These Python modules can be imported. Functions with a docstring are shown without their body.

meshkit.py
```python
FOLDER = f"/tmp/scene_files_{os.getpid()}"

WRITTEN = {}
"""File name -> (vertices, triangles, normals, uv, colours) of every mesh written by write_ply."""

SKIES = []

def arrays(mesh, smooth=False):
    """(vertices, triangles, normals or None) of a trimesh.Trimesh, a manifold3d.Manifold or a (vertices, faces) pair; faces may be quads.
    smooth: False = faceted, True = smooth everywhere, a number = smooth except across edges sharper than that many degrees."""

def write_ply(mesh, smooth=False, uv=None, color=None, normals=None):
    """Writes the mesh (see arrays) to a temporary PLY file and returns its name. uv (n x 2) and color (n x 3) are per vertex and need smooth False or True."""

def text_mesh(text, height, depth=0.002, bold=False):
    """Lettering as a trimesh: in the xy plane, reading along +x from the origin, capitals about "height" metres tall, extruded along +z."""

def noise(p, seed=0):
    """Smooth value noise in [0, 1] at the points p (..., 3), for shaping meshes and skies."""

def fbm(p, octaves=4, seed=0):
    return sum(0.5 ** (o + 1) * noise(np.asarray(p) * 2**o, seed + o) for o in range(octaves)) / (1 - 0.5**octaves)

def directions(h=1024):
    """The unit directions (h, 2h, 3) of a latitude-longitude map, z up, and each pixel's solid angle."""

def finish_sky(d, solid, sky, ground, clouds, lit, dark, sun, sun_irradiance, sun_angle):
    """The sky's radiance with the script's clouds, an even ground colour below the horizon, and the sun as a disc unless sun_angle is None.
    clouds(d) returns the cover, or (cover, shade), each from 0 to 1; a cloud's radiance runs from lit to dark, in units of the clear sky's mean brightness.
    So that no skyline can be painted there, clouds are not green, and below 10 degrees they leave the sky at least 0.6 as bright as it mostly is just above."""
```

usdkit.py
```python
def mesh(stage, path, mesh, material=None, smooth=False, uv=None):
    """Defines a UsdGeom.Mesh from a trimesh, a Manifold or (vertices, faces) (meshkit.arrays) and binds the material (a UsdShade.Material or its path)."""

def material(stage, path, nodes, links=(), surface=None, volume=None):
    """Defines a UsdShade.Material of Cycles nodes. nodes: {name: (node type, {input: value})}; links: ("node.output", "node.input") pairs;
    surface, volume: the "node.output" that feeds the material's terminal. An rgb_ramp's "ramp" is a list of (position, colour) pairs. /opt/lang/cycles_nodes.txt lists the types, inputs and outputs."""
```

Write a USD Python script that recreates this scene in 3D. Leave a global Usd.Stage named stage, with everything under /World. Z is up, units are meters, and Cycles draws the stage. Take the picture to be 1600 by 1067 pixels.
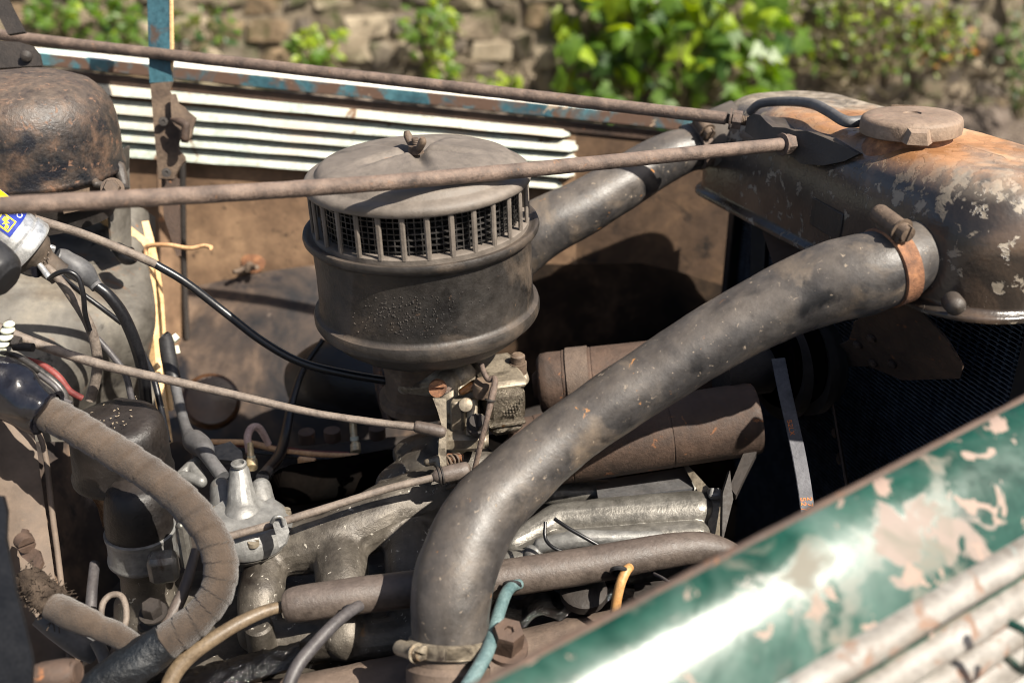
import math, random
import numpy as np, trimesh, manifold3d as m3
from shapely.geometry import Polygon
import usdkit, meshkit
from pxr import Usd, UsdGeom, UsdLux, UsdShade, Sdf, Gf

stage = Usd.Stage.CreateInMemory()
UsdGeom.SetStageUpAxis(stage, UsdGeom.Tokens.z)
UsdGeom.SetStageMetersPerUnit(stage, 1.0)
world = UsdGeom.Xform.Define(stage, '/World')
stage.SetDefaultPrim(world.GetPrim())
UsdGeom.Scope.Define(stage, '/World/Looks')
V = lambda *a: np.array(a, float)

# ---------------------------------------------------------------- camera, sky, sun, exposure
# x runs forward along the vehicle, y to its far side, z up; the camera stands at the near side of the bonnet
F_PX, PITCH, YAW = 1650.0, math.radians(26.0), math.radians(17.0)
CAM = V(0, 0, 1.65)
cR = V(math.cos(YAW), -math.sin(YAW), 0)
cF = V(math.sin(YAW) * math.cos(PITCH), math.cos(YAW) * math.cos(PITCH), -math.sin(PITCH))
cU = np.cross(cR, cF)
fH = V(math.sin(YAW), math.cos(YAW), 0)
UP = V(0, 0, 1)
cam = UsdGeom.Camera.Define(stage, '/World/camera')
M = np.eye(4); M[0, :3], M[1, :3], M[2, :3], M[3, :3] = cR, cU, -cF, CAM
cam.AddTransformOp().Set(Gf.Matrix4d(M.tolist()))
cam.CreateHorizontalApertureAttr(36.0); cam.CreateVerticalApertureAttr(36.0 * 682 / 1024)
cam.CreateFocalLengthAttr(F_PX / 1600 * 36.0)
cam.CreateClippingRangeAttr(Gf.Vec2f(0.02, 500))
cam.CreateFStopAttr(4.0); cam.CreateFocusDistanceAttr(0.93)
cam.CreateExposureAttr(1.42)
SUN = V(0.402, -0.534, 0.743); SUN /= np.linalg.norm(SUN)
usdkit.material(stage, '/World/Looks/sky_look', {
    's': ('sky_texture', {'sky_type': 'single_scattering', 'sun_disc': False, 'aerosol_density': 3.0, 'sun_elevation': math.asin(SUN[2]), 'sun_rotation': math.atan2(SUN[0], SUN[1])}),
    'b': ('background_shader', {'strength': 0.058})}, [('s.color', 'b.color')], surface='b.background')
sky = UsdLux.DomeLight.Define(stage, '/World/sky')
UsdShade.MaterialBindingAPI.Apply(sky.GetPrim()).Bind(UsdShade.Material.Get(stage, '/World/Looks/sky_look'))
sky.GetPrim().SetCustomDataByKey('kind', 'structure')
sun = UsdLux.DistantLight.Define(stage, '/World/sun')
sun.CreateNormalizeAttr(True); sun.CreateIntensityAttr(1.25); sun.CreateAngleAttr(0.5); sun.CreateColorAttr(Gf.Vec3f(1.0, 0.93, 0.82))
z_ = SUN; x_ = np.cross(UP, z_); x_ /= np.linalg.norm(x_); y_ = np.cross(z_, x_)
M = np.eye(4); M[0, :3], M[1, :3], M[2, :3] = x_, y_, z_
sun.AddTransformOp().Set(Gf.Matrix4d(M.tolist()))

# ---------------------------------------------------------------- points measured off the photograph (1600 wide), at a distance in metres
def P(px, py, d):
    return CAM + d * (cF + (px - 800) / F_PX * cR - (py - 533.5) / F_PX * cU)
def ray(px, py):
    return P(px, py, 1.0) - CAM
def on_plane(px, py, p0, n):
    r = ray(px, py); return CAM + r * (np.dot(np.asarray(p0) - CAM, n) / np.dot(r, n))
def at_z(px, py, z): return on_plane(px, py, V(0, 0, z), UP)
def m_(px, d): return px * d / F_PX                       # pixels to metres at a distance

# ---------------------------------------------------------------- materials
def look(name, cols, scale=25, detail=6, rough=(.55, .8), metal=0.0, bump=.25, bscale=260, patches=(), dust=None, spec=.4, distort=.4, stretch=None, bdist=.001, sheen=0, coat=0):
    """cols: ramp of the ground colour. patches: (colour, scale, threshold, softness, roughness or None, seed). dust: (colour, amount)."""
    deep = lambda c: tuple(max(.002, (sum(c) / 3 + (x - sum(c) / 3) * 1.18) * min(1.0, (max(sum(c) / 3, .004) / .13) ** .32)) for x in c)   # contrast curve in the colours: dark tones pushed darker, hues stronger
    cols = [(a, deep(c)) for a, c in cols]; patches = [(deep(p[0]),) + tuple(p[1:]) for p in patches]; dust = dust and (deep(dust[0]), dust[1])
    n = {'g': ('geometry', {}), 'm': ('mapping', {'scale': stretch or (1, 1, 1)}),
         'n': ('noise_texture', {'scale': scale, 'detail': detail, 'roughness': .62, 'distortion': distort}),
         'r': ('rgb_ramp', {'ramp': [(a, c) for a, c in cols]}),
         'n2': ('noise_texture', {'scale': scale * 6.5, 'detail': 5, 'roughness': .7}),
         'f': ('map_range', {'from_min': .3, 'from_max': .7, 'to_min': .72, 'to_max': 1.25, 'clamp': True}),
         'fc': ('combine_xyz', {}), 'mul': ('mix', {'mix_type': 'multiply', 'fac': 1.0}),
         'ro': ('map_range', {'from_min': .3, 'from_max': .7, 'to_min': rough[0], 'to_max': rough[1], 'clamp': True}),
         'bn': ('noise_texture', {'scale': bscale, 'detail': 5, 'roughness': .65}),
         'bu': ('bump', {'strength': min(1, bump * 2), 'distance': bdist, 'use_object_space': False}),
         'p': ('principled_bsdf', {'metallic': metal, 'specular_ior_level': spec, 'sheen_weight': sheen, 'coat_weight': coat, 'coat_roughness': .3})}
    l = [('g.position', 'm.vector'), ('m.vector', 'n.vector'), ('m.vector', 'n2.vector'), ('g.position', 'bn.vector'), ('n.fac', 'r.fac'), ('n2.fac', 'f.value'), ('f.result', 'fc.x'), ('f.result', 'fc.y'), ('f.result', 'fc.z'),
         ('r.color', 'mul.color1'), ('fc.vector', 'mul.color2'), ('n2.fac', 'ro.value')]
    col, ro, ht = 'mul.color', 'ro.result', 'bn.fac'
    for i, (c, sc, th, soft, rr, sd, *spots) in enumerate(patches):
        k = f'q{i}'
        n[k + 'm'] = ('mapping', {'location': (sd * 3.1, sd * 1.7, sd * 2.3), 'scale': stretch or (1, 1, 1)})
        n[k + 'n'] = ('noise_texture', {'scale': sc, 'detail': 7, 'roughness': .6, 'distortion': .5})
        n[k + 'v'] = ('map_range', {'from_min': th, 'from_max': th + soft, 'to_min': 0, 'to_max': 1, 'clamp': True})
        n[k + 'x'] = ('mix', {'mix_type': 'mix', 'color2': c})
        l += [('g.position', k + 'm.vector'), (k + 'm.vector', k + 'n.vector'), (k + 'v.result', k + 'x.fac'), (col, k + 'x.color1')]
        src = k + 'n.fac'                                  # worn spots of their own: centre, radius, strength
        for j, (cen, rad_s, st) in enumerate(spots):
            n[f'{k}d{j}'] = ('vector_math', {'math_type': 'distance', 'vector2': tuple(float(x) for x in cen)})
            n[f'{k}e{j}'] = ('map_range', {'from_min': 0, 'from_max': rad_s, 'to_min': st, 'to_max': 0, 'clamp': True}); n[f'{k}a{j}'] = ('math', {'math_type': 'add'})
            l += [('g.position', f'{k}d{j}.vector1'), (f'{k}d{j}.value', f'{k}e{j}.value'), (src, f'{k}a{j}.value1'), (f'{k}e{j}.result', f'{k}a{j}.value2')]; src = f'{k}a{j}.value'
        l.append((src, k + 'v.value'))
        col = k + 'x.color'
        if rr is not None:
            n[k + 'r'] = ('mix_float', {'b': rr}); l += [(k + 'v.result', k + 'r.fac'), (ro, k + 'r.a')]; ro = k + 'r.result'
        n[k + 'h'] = ('math', {'math_type': 'multiply_add', 'value2': -.6 if soft < .06 else -.15}); l += [(k + 'v.result', k + 'h.value1'), (ht, k + 'h.value3')]; ht = k + 'h.value'
    if dust:
        n['dz'] = ('separate_xyz', {}); n['dn'] = ('noise_texture', {'scale': scale * 1.7 + 13, 'detail': 6, 'roughness': .65})
        n['dv'] = ('map_range', {'from_min': .1, 'from_max': 1.0, 'to_min': 0, 'to_max': dust[1] * .42, 'clamp': True})
        n['dm'] = ('map_range', {'from_min': .28, 'from_max': .62, 'to_min': .25, 'to_max': 1.0, 'clamp': True})
        n['dd'] = ('math', {'math_type': 'multiply'}); n['dx'] = ('mix', {'mix_type': 'mix', 'color2': dust[0]}); n['dr'] = ('mix_float', {'b': .9})
        l += [('g.normal', 'dz.vector'), ('dz.z', 'dv.value'), ('g.position', 'dn.vector'), ('dn.fac', 'dm.value'), ('dv.result', 'dd.value1'), ('dm.result', 'dd.value2'), ('dd.value', 'dx.fac'), (col, 'dx.color1'),
              ('dd.value', 'dr.fac'), (ro, 'dr.a')]
        col, ro = 'dx.color', 'dr.result'
    l += [(col, 'p.base_color'), (ro, 'p.roughness'), (ht, 'bu.height'), ('bu.normal', 'p.normal')]
    return usdkit.material(stage, '/World/Looks/' + name, n, l, surface='p.BSDF')

DUST = (.155, .125, .10)
L = {}
L['rod_rust'] = look('rod_rust', [(.3, (.042, .031, .026)), (.5, (.095, .07, .057)), (.7, (.145, .108, .087))], 60, rough=(.6, .85), bump=.45, bscale=420, patches=[((.16, .09, .055), 90, .62, .1, .85, 1)], dust=((.21, .16, .135), .5))
L['black_can'] = look('black_can', [(.35, (.015, .0135, .0125)), (.65, (.038, .033, .029))], 14, rough=(.38, .6), bump=.25, bscale=320, patches=[((.105, .08, .06), 13, .50, .24, .75, 2), ((.012, .011, .011), 17, .58, .1, .3, 8), ((.09, .055, .035), 120, .66, .08, .8, 4)], dust=((.15, .12, .1), .5))
L['black_cap'] = look('black_cap', [(.35, (.009, .008, .008)), (.65, (.022, .018, .016))], 22, rough=(.36, .55), bump=.3, bscale=320, patches=[((.05, .036, .03), 24, .6, .15, .7, 4)], dust=((.09, .07, .06), .3))
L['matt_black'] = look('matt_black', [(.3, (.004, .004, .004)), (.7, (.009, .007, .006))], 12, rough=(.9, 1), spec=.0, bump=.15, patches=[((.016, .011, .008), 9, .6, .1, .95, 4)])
L['apron_shaded'] = look('apron_shaded', [(.3, (.010, .008, .007)), (.52, (.022, .016, .012)), (.7, (.06, .04, .027))], 11, rough=(.85, 1), spec=.05, bump=.2, patches=[((.006, .006, .006), 8, .54, .14, .9, 4)])  # darker apron colour, standing for shadow over its front half
L['lid_dust'] = look('lid_dust', [(.3, (.072, .061, .052)), (.7, (.13, .112, .096))], 13, rough=(.5, .72), bump=.2, bscale=380, patches=[((.04, .035, .032), 34, .6, .16, .6, 3), ((.17, .085, .045), 26, .68, .08, .8, 6)], dust=((.19, .165, .145), .5))
L['dome_rust'] = look('dome_rust', [(.36, (.012, .013, .016)), (.5, (.04, .032, .028)), (.7, (.10, .066, .048))], 48, rough=(.3, .55), bump=.35, bscale=300, patches=[((.014, .015, .02), 30, .54, .1, .26, 5), ((.13, .075, .05), 110, .6, .08, .7, 9)], dust=((.17, .13, .1), .85))
L['rubber'] = look('rubber', [(.3, (.028, .027, .028)), (.5, (.045, .042, .041)), (.7, (.078, .068, .06))], 17, rough=(.3, .5), bump=.15, bscale=340, distort=1.2, patches=[((.135, .105, .078), 20, .565, .2, .75, 2), ((.30, .14, .05), 62, .68, .04, .85, 7), ((.017, .017, .018), 20, .585, .09, .36, 8), ((.20, .165, .13), 210, .64, .06, .9, 12)], dust=((.18, .15, .122), .75))
L['plain_rubber'] = look('plain_rubber', [(.3, (.012, .012, .013)), (.7, (.026, .026, .028))], 40, rough=(.35, .5), bump=.08, dust=((.11, .1, .09), .25))
L['grey_rubber'] = look('grey_rubber', [(.3, (.045, .046, .05)), (.7, (.085, .085, .088))], 40, rough=(.45, .6), bump=.1, dust=((.16, .14, .12), .4))
L['brown_panel'] = look('brown_panel', [(.3, (.075, .046, .029)), (.5, (.14, .09, .058)), (.7, (.21, .14, .09))], 9, rough=(.7, .9), bump=.2, bscale=180, patches=[((.07, .045, .03), 60, .6, .1, .9, 1), ((.24, .12, .06), 16, .64, .1, .9, 3)])
L['panel_shaded'] = look('panel_shaded', [(.3, (.04, .024, .016)), (.5, (.075, .047, .03)), (.7, (.13, .082, .05))], 9, rough=(.6, .85), bump=.2, bscale=180, patches=[((.012, .01, .009), 22, .56, .12, .6, 3)])  # brown panel darkened: shade over its front end put into the colour
L['apron'] = look('apron', [(.35, (.014, .013, .015)), (.5, (.055, .04, .032)), (.68, (.14, .098, .07))], 10, rough=(.6, .85), bump=.2, bscale=160, patches=[((.012, .012, .016), 9, .55, .08, .55, 3), ((.19, .15, .125), 14, .63, .12, .9, 6)])
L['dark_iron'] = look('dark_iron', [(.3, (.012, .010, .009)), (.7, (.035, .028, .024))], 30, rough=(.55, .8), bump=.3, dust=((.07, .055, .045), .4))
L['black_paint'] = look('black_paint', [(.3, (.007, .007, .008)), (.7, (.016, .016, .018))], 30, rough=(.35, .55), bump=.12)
L['rust_dark'] = look('rust_dark', [(.3, (.03, .02, .0155)), (.7, (.085, .054, .039))], 24, rough=(.6, .85), bump=.3, bscale=320, patches=[((.2, .09, .045), 70, .64, .08, .9, 2)], dust=((.15, .11, .09), .45))
L['rust_orange'] = look('rust_orange', [(.3, (.085, .042, .026)), (.5, (.17, .085, .05)), (.7, (.30, .155, .085))], 70, rough=(.75, .92), bump=.35, bscale=400, dust=((.22, .16, .12), .3))
L['head_iron'] = look('head_iron', [(.3, (.062, .045, .035)), (.7, (.12, .09, .07))], 18, rough=(.6, .82), bump=.32, bscale=420, patches=[((.16, .075, .04), 14, .6, .1, .85, 4), ((.03, .026, .025), 22, .62, .12, .5, 5)], dust=((.16, .125, .11), .4))
L['cast_alloy'] = look('cast_alloy', [(.3, (.045, .039, .033)), (.7, (.115, .102, .086))], 20, rough=(.36, .6), metal=.35, bump=.28, bscale=420, patches=[((.028, .022, .018), 12, .53, .14, .5, 2), ((.40, .375, .33), 170, .64, .05, .7, 3), ((.24, .14, .07), 30, .70, .06, .85, 9)])
L['alloy_bright'] = look('alloy_bright', [(.3, (.10, .099, .097)), (.7, (.21, .208, .2))], 26, rough=(.38, .58), metal=.4, bump=.18, bscale=420, patches=[((.12, .10, .085), 26, .60, .15, .7, 2)], dust=((.33, .31, .28), .3))
L['alloy_cover'] = look('alloy_cover', [(.3, (.10, .094, .084)), (.7, (.19, .18, .163))], 20, rough=(.3, .5), metal=.55, bump=.2, bscale=420, patches=[((.09, .065, .05), 32, .64, .1, .7, 5)])
L['zinc'] = look('zinc', [(.3, (.15, .128, .10)), (.7, (.27, .235, .185))], 45, rough=(.4, .6), metal=.5, bump=.22, bscale=380, patches=[((.04, .03, .024), 30, .55, .12, .4, 2), ((.12, .06, .02), 40, .66, .08, .35, 6)], dust=((.2, .17, .14), .3))
L['oily_bowl'] = look('oily_bowl', [(.3, (.06, .052, .04)), (.7, (.14, .12, .095))], 60, rough=(.14, .3), metal=.45, bump=.9, bscale=520, bdist=.002, patches=[((.014, .012, .009), 42, .50, .1, .08, 3), ((.09, .04, .01), 50, .66, .08, .12, 6)])
L['tank'] = look('tank', [(.3, (.010, .011, .014)), (.7, (.025, .025, .028))], 30, rough=(.24, .4), bump=.12, bscale=260, spec=.5, patches=[((.27, .225, .165), 34, .56, .02, .8, 3), ((.24, .20, .15), 95, .60, .02, .8, 11)])
L['cap'] = look('cap', [(.3, (.11, .078, .057)), (.7, (.19, .143, .108))], 28, rough=(.55, .75), bump=.3, bscale=420, patches=[((.17, .11, .085), 60, .6, .1, .8, 3)], dust=((.2, .16, .145), .35))
L['green_paint'] = look('green_paint', [(.35, (.009, .040, .027)), (.65, (.016, .064, .045))], 12, rough=(.15, .27), bump=.05, spec=.5, patches=[((.075, .115, .098), 9, .47, .26, .36, 2), ((.05, .05, .04), 17, .60, .14, .5, 21), ((.145, .115, .098), 44, .665, .045, .65, 13, (P(1420, 825, .58), .052, .27), (P(1515, 850, .6), .034, .2), (P(1165, 900, .545), .02, .16)), ((.2, .15, .125), 46, .62, .02, .8, 7), ((.105, .098, .078), 24, .60, .12, .7, 9, (P(1500, 900, .56), .09, .2), (P(1350, 990, .53), .07, .16))])
L['shoulder'] = L['green_paint']
L['louver_white'] = look('louver_white', [(.35, (.125, .112, .097)), (.65, (.21, .2, .185))], 30, rough=(.4, .6), bump=.2, bscale=300, patches=[((.16, .11, .085), 42, .57, .05, .85, 2), ((.20, .30, .30), 26, .60, .12, .5, 5)])
L['mint'] = look('mint', [(.35, (.25, .285, .25)), (.65, (.38, .385, .335))], 20, rough=(.5, .7), bump=.2, patches=[((.36, .32, .265), 16, .48, .16, .7, 5), ((.13, .085, .058), 34, .615, .06, .9, 3), ((.30, .25, .2), 9, .60, .1, .8, 8)])
L['blue_flake'] = look('blue_flake', [(.4, (.03, .075, .095)), (.6, (.06, .13, .15))], 20, rough=(.5, .7), bump=.25, patches=[((.10, .062, .045), 26, .44, .1, .85, 4), ((.34, .26, .19), 40, .63, .05, .85, 8)])
L['rail_top'] = look('rail_top', [(.35, (.50, .47, .40)), (.65, (.62, .60, .55))], 20, rough=(.35, .55), bump=.12, patches=[((.30, .17, .10), 18, .62, .08, .85, 4), ((.40, .52, .50), 12, .56, .1, .5, 8)])
L['strap_blue'] = look('strap_blue', [(.4, (.02, .052, .068)), (.6, (.035, .085, .105))], 30, rough=(.4, .6), bump=.25, patches=[((.055, .038, .03), 30, .57, .08, .85, 4), ((.25, .16, .1), 60, .66, .05, .85, 8)])
L['strap_bare'] = look('strap_bare', [(.3, (.05, .034, .026)), (.7, (.12, .088, .064))], 40, rough=(.6, .8), bump=.35, dust=((.16, .12, .09), .3))
L['bulkhead'] = look('bulkhead', [(.33, (.04, .034, .027)), (.5, (.10, .092, .08)), (.68, (.17, .15, .12))], 10, rough=(.6, .8), bump=.12, bscale=120, patches=[((.055, .038, .026), 8, .53, .13, .85, 2), ((.022, .019, .016), 30, .60, .07, .85, 7), ((.13, .07, .04), 17, .62, .08, .9, 12), ((.16, .085, .05), 60, .67, .06, .9, 4)])
L['toe_board'] = look('toe_board', [(.3, (.075, .055, .042)), (.6, (.125, .098, .078)), (.75, (.19, .155, .115))], 8, rough=(.7, .88), bump=.15, patches=[((.2, .12, .06), 40, .68, .06, .9, 2)])
L['cream_edge'] = look('cream_edge', [(.3, (.36, .23, .12)), (.7, (.62, .45, .27))], 24, rough=(.6, .8), bump=.3, patches=[((.16, .08, .04), 26, .6, .08, .9, 2)])
L['cloth_tape'] = look('cloth_tape', [(.3, (.026, .019, .015)), (.7, (.07, .051, .038))], 16, rough=(.85, .98), bump=.8, bscale=600, bdist=.0015, spec=.15, patches=[((.03, .027, .027), 20, .6, .14, .9, 3)], dust=((.2, .16, .13), .4), sheen=.2)
L['frayed'] = look('frayed', [(.3, (.03, .023, .019)), (.7, (.09, .07, .055))], 60, rough=(.9, 1), bump=1, bscale=500, bdist=.002, spec=.1)
L['vinyl_tape'] = look('vinyl_tape', [(.3, (.008, .008, .011)), (.7, (.016, .016, .021))], 20, rough=(.08, .18), bump=.15, bscale=40, bdist=.003, spec=.6)
L['blue_tape'] = look('blue_tape', [(.3, (.006, .007, .009)), (.7, (.012, .016, .021))], 40, rough=(.4, .6), bump=.5, bscale=160, bdist=.002)
L['cable_black'] = look('cable_black', [(.3, (.009, .009, .011)), (.7, (.017, .017, .019))], 60, rough=(.28, .4), bump=.05)
L['cable_worn'] = look('cable_worn', [(.3, (.065, .052, .044)), (.7, (.15, .125, .105))], 90, rough=(.55, .75), bump=.3, bscale=500, dust=((.24, .2, .17), .4))
L['cable_tan'] = look('cable_tan', [(.3, (.075, .055, .038)), (.7, (.15, .115, .078))], 50, rough=(.4, .6), bump=.15)
L['cable_grey'] = look('cable_grey', [(.3, (.035, .033, .036)), (.7, (.07, .066, .068))], 50, rough=(.4, .55), bump=.15, dust=((.16, .13, .11), .3))
L['cable_teal'] = look('cable_teal', [(.3, (.05, .085, .09)), (.7, (.12, .165, .165))], 60, rough=(.4, .55), bump=.15)
L['cable_orange'] = look('cable_orange', [(.3, (.24, .13, .055)), (.7, (.38, .23, .115))], 60, rough=(.4, .6), bump=.15)
L['cable_red'] = look('cable_red', [(.3, (.09, .02, .02)), (.7, (.17, .045, .04))], 60, rough=(.5, .7), bump=.15)
L['cable_pink'] = look('cable_pink', [(.3, (.30, .21, .19)), (.7, (.46, .35, .31))], 60, rough=(.5, .7), bump=.15)
L['copper'] = look('copper', [(.3, (.35, .2, .11)), (.7, (.55, .36, .22))], 60, rough=(.5, .7), bump=.15)
L['conduit'] = look('conduit', [(.3, (.05, .04, .034)), (.7, (.092, .075, .064))], 30, rough=(.4, .6), bump=.25, bscale=360, patches=[((.17, .085, .05), 40, .68, .06, .85, 3)], dust=((.16, .125, .115), .4))
L['brass'] = look('brass', [(.3, (.42, .33, .2)), (.7, (.66, .56, .4))], 60, rough=(.3, .5), metal=.6, bump=.1)
L['ivory'] = look('ivory', [(.3, (.42, .42, .33)), (.7, (.62, .62, .52))], 60, rough=(.4, .6), bump=.1)
L['coil_can'] = look('coil_can', [(.3, (.42, .42, .42)), (.7, (.58, .58, .57))], 30, rough=(.25, .4), metal=.75, bump=.06)
L['label_blue'] = look('label_blue', [(.3, (.018, .028, .17)), (.7, (.03, .045, .24))], 30, rough=(.3, .45), bump=.03)
L['label_yellow'] = look('label_yellow', [(.3, (.65, .50, .02)), (.7, (.78, .62, .04))], 30, rough=(.3, .45), bump=.03)
L['label_white'] = look('label_white', [(.3, (.6, .6, .62)), (.7, (.7, .7, .72))], 30, rough=(.3, .45), bump=.03)
L['belt_print'] = look('belt_print', [(.3, (.50, .16, .05)), (.7, (.65, .24, .09))], 90, rough=(.6, .8), bump=.1)
L['belt'] = look('belt', [(.3, (.06, .06, .068)), (.7, (.11, .11, .12))], 60, rough=(.6, .8), bump=.3)
L['core_fin'] = look('core_fin', [(.3, (.06, .07, .09)), (.7, (.13, .145, .17))], 60, rough=(.25, .4), metal=.6, bump=.1)
L['sludge'] = look('sludge', [(.3, (.004, .0035, .003)), (.7, (.009, .007, .006))], 60, rough=(.05, .14), bump=.6, bscale=150, bdist=.003, spec=.5, patches=[((.30, .14, .05), 330, .74, .03, .4, 3)])
L['glass_amber'] = look('glass_amber', [(.3, (.03, .015, .008)), (.7, (.07, .034, .016))], 30, rough=(.2, .35), bump=.1)
L['screen_wire'] = look('screen_wire', [(.3, (.02, .019, .018)), (.7, (.09, .084, .08))], 60, rough=(.3, .5), metal=.5, bump=.1)
L['soot'] = look('soot', [(.3, (.004, .004, .004)), (.7, (.008, .008, .008))], 60, rough=(.5, .8), bump=.5)
L['soil'] = look('soil', [(.3, (.05, .038, .03)), (.5, (.095, .075, .062)), (.7, (.17, .14, .118))], 11, rough=(.85, 1), bump=1, bscale=40, bdist=.02)
L['ground'] = look('ground', [(.3, (.10, .088, .075)), (.7, (.21, .185, .16))], 2.5, rough=(.85, 1), bump=.6, bscale=60, bdist=.01)
L['mortar'] = look('mortar', [(.3, (.085, .068, .05)), (.7, (.18, .15, .112))], 9, rough=(.9, 1), bump=1, bscale=50, bdist=.01)
STONES = []
for i, (a, b) in enumerate([((.105, .084, .06), (.22, .18, .135)), ((.085, .07, .054), (.17, .145, .115)), ((.16, .13, .094), (.31, .265, .2)), ((.07, .058, .048), (.14, .118, .098)), ((.10, .072, .046), (.2, .148, .098))]):
    STONES.append(look(f'stone_{i}', [(.3, a), (.7, b)], 12, rough=(.85, 1), bump=.8, bscale=55, bdist=.01, patches=[((.045, .055, .015), 6, .50, .14, .95, i + 2), ((.06, .045, .03), 14, .54, .14, .95, i + 5), ((.26, .22, .16), 20, .6, .1, .95, i + 9)]))

def leaf_look(name, a, b, trans=.45):
    return usdkit.material(stage, '/World/Looks/' + name, {
        'g': ('geometry', {}), 'n': ('noise_texture', {'scale': 14.0, 'detail': 3}), 'r': ('rgb_ramp', {'ramp': [(.3, a), (.7, b)]}),
        'p': ('principled_bsdf', {'roughness': .42, 'specular_ior_level': .4}), 't': ('translucent_bsdf', {}), 'h': ('hsv', {'value': 1.9, 'saturation': 1.1, 'hue': .485}), 'x': ('mix_closure', {'fac': trans})},
        [('g.position', 'n.vector'), ('n.fac', 'r.fac'), ('r.color', 'p.base_color'), ('r.color', 'h.color'), ('h.color', 't.color'), ('p.BSDF', 'x.closure1'), ('t.BSDF', 'x.closure2')], surface='x.closure')
LEAF = [leaf_look('leaf_bright', (.12, .19, .010), (.24, .32, .02)), leaf_look('leaf_mid', (.045, .10, .010), (.09, .16, .018)), leaf_look('leaf_dark', (.018, .048, .010), (.036, .082, .018)),
        leaf_look('leaf_pale', (.20, .26, .08), (.32, .37, .14)), leaf_look('leaf_olive', (.06, .08, .010), (.11, .125, .018)), leaf_look('leaf_rust', (.28, .14, .03), (.42, .22, .06))]
L['stem'] = look('stem', [(.3, (.06, .045, .025)), (.7, (.12, .1, .05))], 30, rough=(.8, .95))
L['straw'] = look('straw', [(.3, (.15, .12, .09)), (.7, (.30, .25, .19))], 30, rough=(.85, 1))

# ---------------------------------------------------------------- scene tree
THINGS = []
class T:
    """A thing of the scene: collects its parts, written out at the end as an Xform at its base with its parts as children."""
    def __init__(s, name, label=None, cat=None, group=None, kind=None):
        s.name, s.label, s.cat, s.group, s.kind, s.parts = name, label, cat, group, kind, []
        THINGS.append(s)
    def add(s, part, mesh, mat, parent=None, label=None, smooth=40, kind=None):
        if isinstance(mesh, (list, tuple)): mesh = trimesh.util.concatenate(list(mesh))
        s.parts.append((part, mesh, L[mat] if isinstance(mat, str) else mat, parent, label, smooth, kind))
        return len(s.parts) - 1
USED = {}
def numbered(path):
    k = USED[path] = USED.get(path, -1) + 1
    return path if k == 0 else f'{path}_{k:03d}'
def write_things():
    for t in THINGS:
        pts = np.vstack([p[1].bounds for p in t.parts])
        base = V((pts[:, 0].min() + pts[:, 0].max()) / 2, (pts[:, 1].min() + pts[:, 1].max()) / 2, pts[:, 2].min())
        root = numbered('/World/' + t.name)
        single = len(t.parts) == 1
        if not single:
            UsdGeom.Xform.Define(stage, root).AddTranslateOp().Set(Gf.Vec3d(*base))
        paths = []
        for part, mesh, mat, parent, label, smooth, kind in t.parts:
            path = root if single else numbered((paths[parent] if parent is not None else root) + '/' + part)
            paths.append(path)
            mesh = trimesh.Trimesh(mesh.vertices - base, mesh.faces, process=True)
            pr = usdkit.mesh(stage, path, mesh, mat, smooth=smooth)
            if single: pr.AddTranslateOp().Set(Gf.Vec3d(*base))
            else:
                if label: pr.GetPrim().SetCustomDataByKey('label', label)
                if kind: pr.GetPrim().SetCustomDataByKey('kind', kind)
        pr = stage.GetPrimAtPath(root)
        for k, v in (('label', t.label), ('category', t.cat), ('group', t.group), ('kind', t.kind)):
            if v: pr.SetCustomDataByKey(k, v)

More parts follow.
